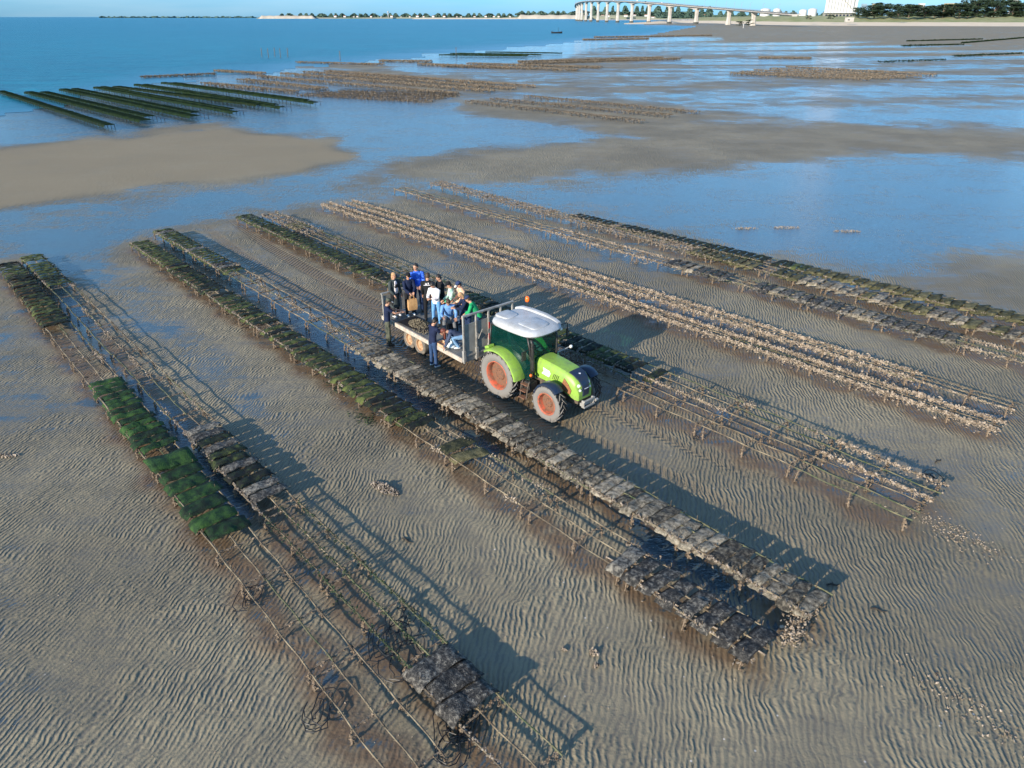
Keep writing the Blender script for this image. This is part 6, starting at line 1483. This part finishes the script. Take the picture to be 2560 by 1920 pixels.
def woods(x0, x1, Y, z0, hh, label, dens=1.0, low=0.0):
    g = MB(); n_ = int((x1 - x0) * 9 * dens)
    for i in range(n_):
        x = random.uniform(x0, x1); yy = Y + random.uniform(0, 260); k = dirx(x); lobe = .55 + .45 * math.sin(x * .33 + 2 * math.sin(x * .09)); s = Y / 1500 * random.uniform(.8, 1.7)
        z = z0 + random.random() * hh * max(lobe, low); a = random.uniform(0, 3.14)
        c = Vector((k * yy, yy, z)); u_ = Vector((math.cos(a), math.sin(a), 0)) * s * 1.6; v_ = Vector((random.uniform(-.5, .5), random.uniform(-.5, .5), 1)) * s
        g.add([c - u_ - v_, c + u_ - v_ * .6, c + u_ * .7 + v_, c - u_ * .8 + v_ * .8], [(0, 1, 2, 3)])
    o = g.build('far_woods', M['far_green'], None); return tag(o, label, 'woods', None, 'stuff')
woods(700, 1300, 5250, 7, 22, 'low dark woods along the distant shore left of the bridge', 1.6)
woods(1290, 1470, 4500, 22, 16, 'thin woods on top of the chalk cliff by the bridge', 1.2)
woods(1480, 1780, 3060, 6, 42, 'green wooded shore seen under the bridge', 3.0, .5)
woods(1640, 2060, 2600, 8, 20, 'low woods around the white storage tanks', 1.6, .3)
woods(250, 640, 9000, 0, 12, 'barely visible shore on the left horizon', .25)
hn = 0
for x0, x1, Y, z, n_, wh in ((820, 1290, 5150, 8, 20, 'on the distant shore left of the bridge'), (1500, 1770, 2990, 6, 16, 'on the wooded shore under the bridge')):
    for i in range(n_):
        x = x0 + (x1 - x0) * (i + random.uniform(.1, .9)) / n_; k = dirx(x); yy = Y + random.uniform(-20, 60); hn += 1
        s = random.uniform(.6, 1.3) * (.95 if Y > 4000 else .75)
        e = empty('house', (k * yy, yy, z + (random.uniform(0, 8) if Y < 4000 else 0)), random.uniform(-.4, .4), 'tiny pale house %s, %s from the left' % (wh, ordinal(i + 1)), 'house', 'houses on the far shores')
        g = MB(); g.box((0, 0, 3 * s), (14 * s, 8 * s, 6 * s)); g.build('wall', M['white_w'], e)
        g = MB(); g.add([(-7.4 * s, -4.4 * s, 6 * s), (7.4 * s, -4.4 * s, 6 * s), (7.4 * s, 4.4 * s, 6 * s), (-7.4 * s, 4.4 * s, 6 * s), (-7.4 * s, 0, 8.5 * s), (7.4 * s, 0, 8.5 * s)], [(0, 1, 5, 4), (2, 3, 4, 5), (0, 4, 3), (1, 2, 5), (0, 3, 2, 1)]); g.build('roof', M['roof_t'], e)
p = ray(970, 31, 5200); e = empty('water_tower', (p.x, 5200, 8), 0, 'slim water tower on the distant shore left of the bridge', 'tower')
g = MB(); g.tube([(0, 0, 0), (0, 0, 26)], 2.2, 8); g.build('shaft', M['conc'], e); g = MB(); g.lathe([(2.4, 26), (5, 30), (5, 34), (.1, 35)], 12, 'z'); g.build('tank', M['conc'], e)
# ------------------------------------------------------------------ boats and stakes
def boat(x, y, L, label, mat, mast=False, cabin=None, rz=0.0):
    p = G(x, y, 0); e = empty('boat', (p.x, p.y, .02), rz, label, 'boat'); w_ = L * .16
    g = MB(); g.rings([[Vector((xx, -ww, .9 + sh_)), Vector((xx, -ww * .75, .1)), Vector((xx, 0, -.15)), Vector((xx, ww * .75, .1)), Vector((xx, ww, .9 + sh_)), Vector((xx, ww * .8, .5 + sh_)), Vector((xx, -ww * .8, .5 + sh_))] for xx, ww, sh_ in ((-L / 2, w_ * .8, 0), (-L / 4, w_, 0), (L / 8, w_, .05), (L / 3, w_ * .7, .25), (L / 2, w_ * .08, .5))]); g.build('hull', mat, e)
    if cabin: g = MB(); g.box((0, 0, 1.4), (L * .26, w_ * 1.2, 1.6)); g.build('cabin', cabin, e, bevel=.1)
    if mast:
        g = MB(); g.tube([(L * .12, 0, .5), (L * .14, 0, 4.2)], .09, 5); g.tube([(-L * .35, 0, .6), (-L * .36, 0, 2.0)], .15, 5); g.build('mast', M['dark'], e)
        g = MB(); g.box((-L * .46, 0, 1.1), (.5, .4, 1.0)); g.build('outboard', M['dark'], e)
    return e
boat(1392, 83.5, 8.2, 'small dark open boat with a pole on the blue water before the bridge', M['dark'], True, rz=R(5))
boat(1480, 50.5, 14, 'white motor boat moored by the left bridge piers', M['white_w'], False, M['white_w'], R(-15))
boat(1648, 53.5, 7, 'small white boat between two bridge piers near the beach', M['white_w'], False, None, R(25))
for i, (x, y) in enumerate(((566, 120), (580, 121), (594, 119), (606, 121), (622, 120), (735, 138 - 10), (1140 / KD, 118))):
    p = D(x, y + 4, 0); g = MB(); g.tube([(0, 0, -.4), (.1, 0, 2.6)], .10, 5); o = g.build('mooring_stake', M['bark'], None); o.location = p; tag(o, 'thin dark stake standing in the sea, %s from the left' % ordinal(i + 1), 'stake', 'stakes standing in the sea')
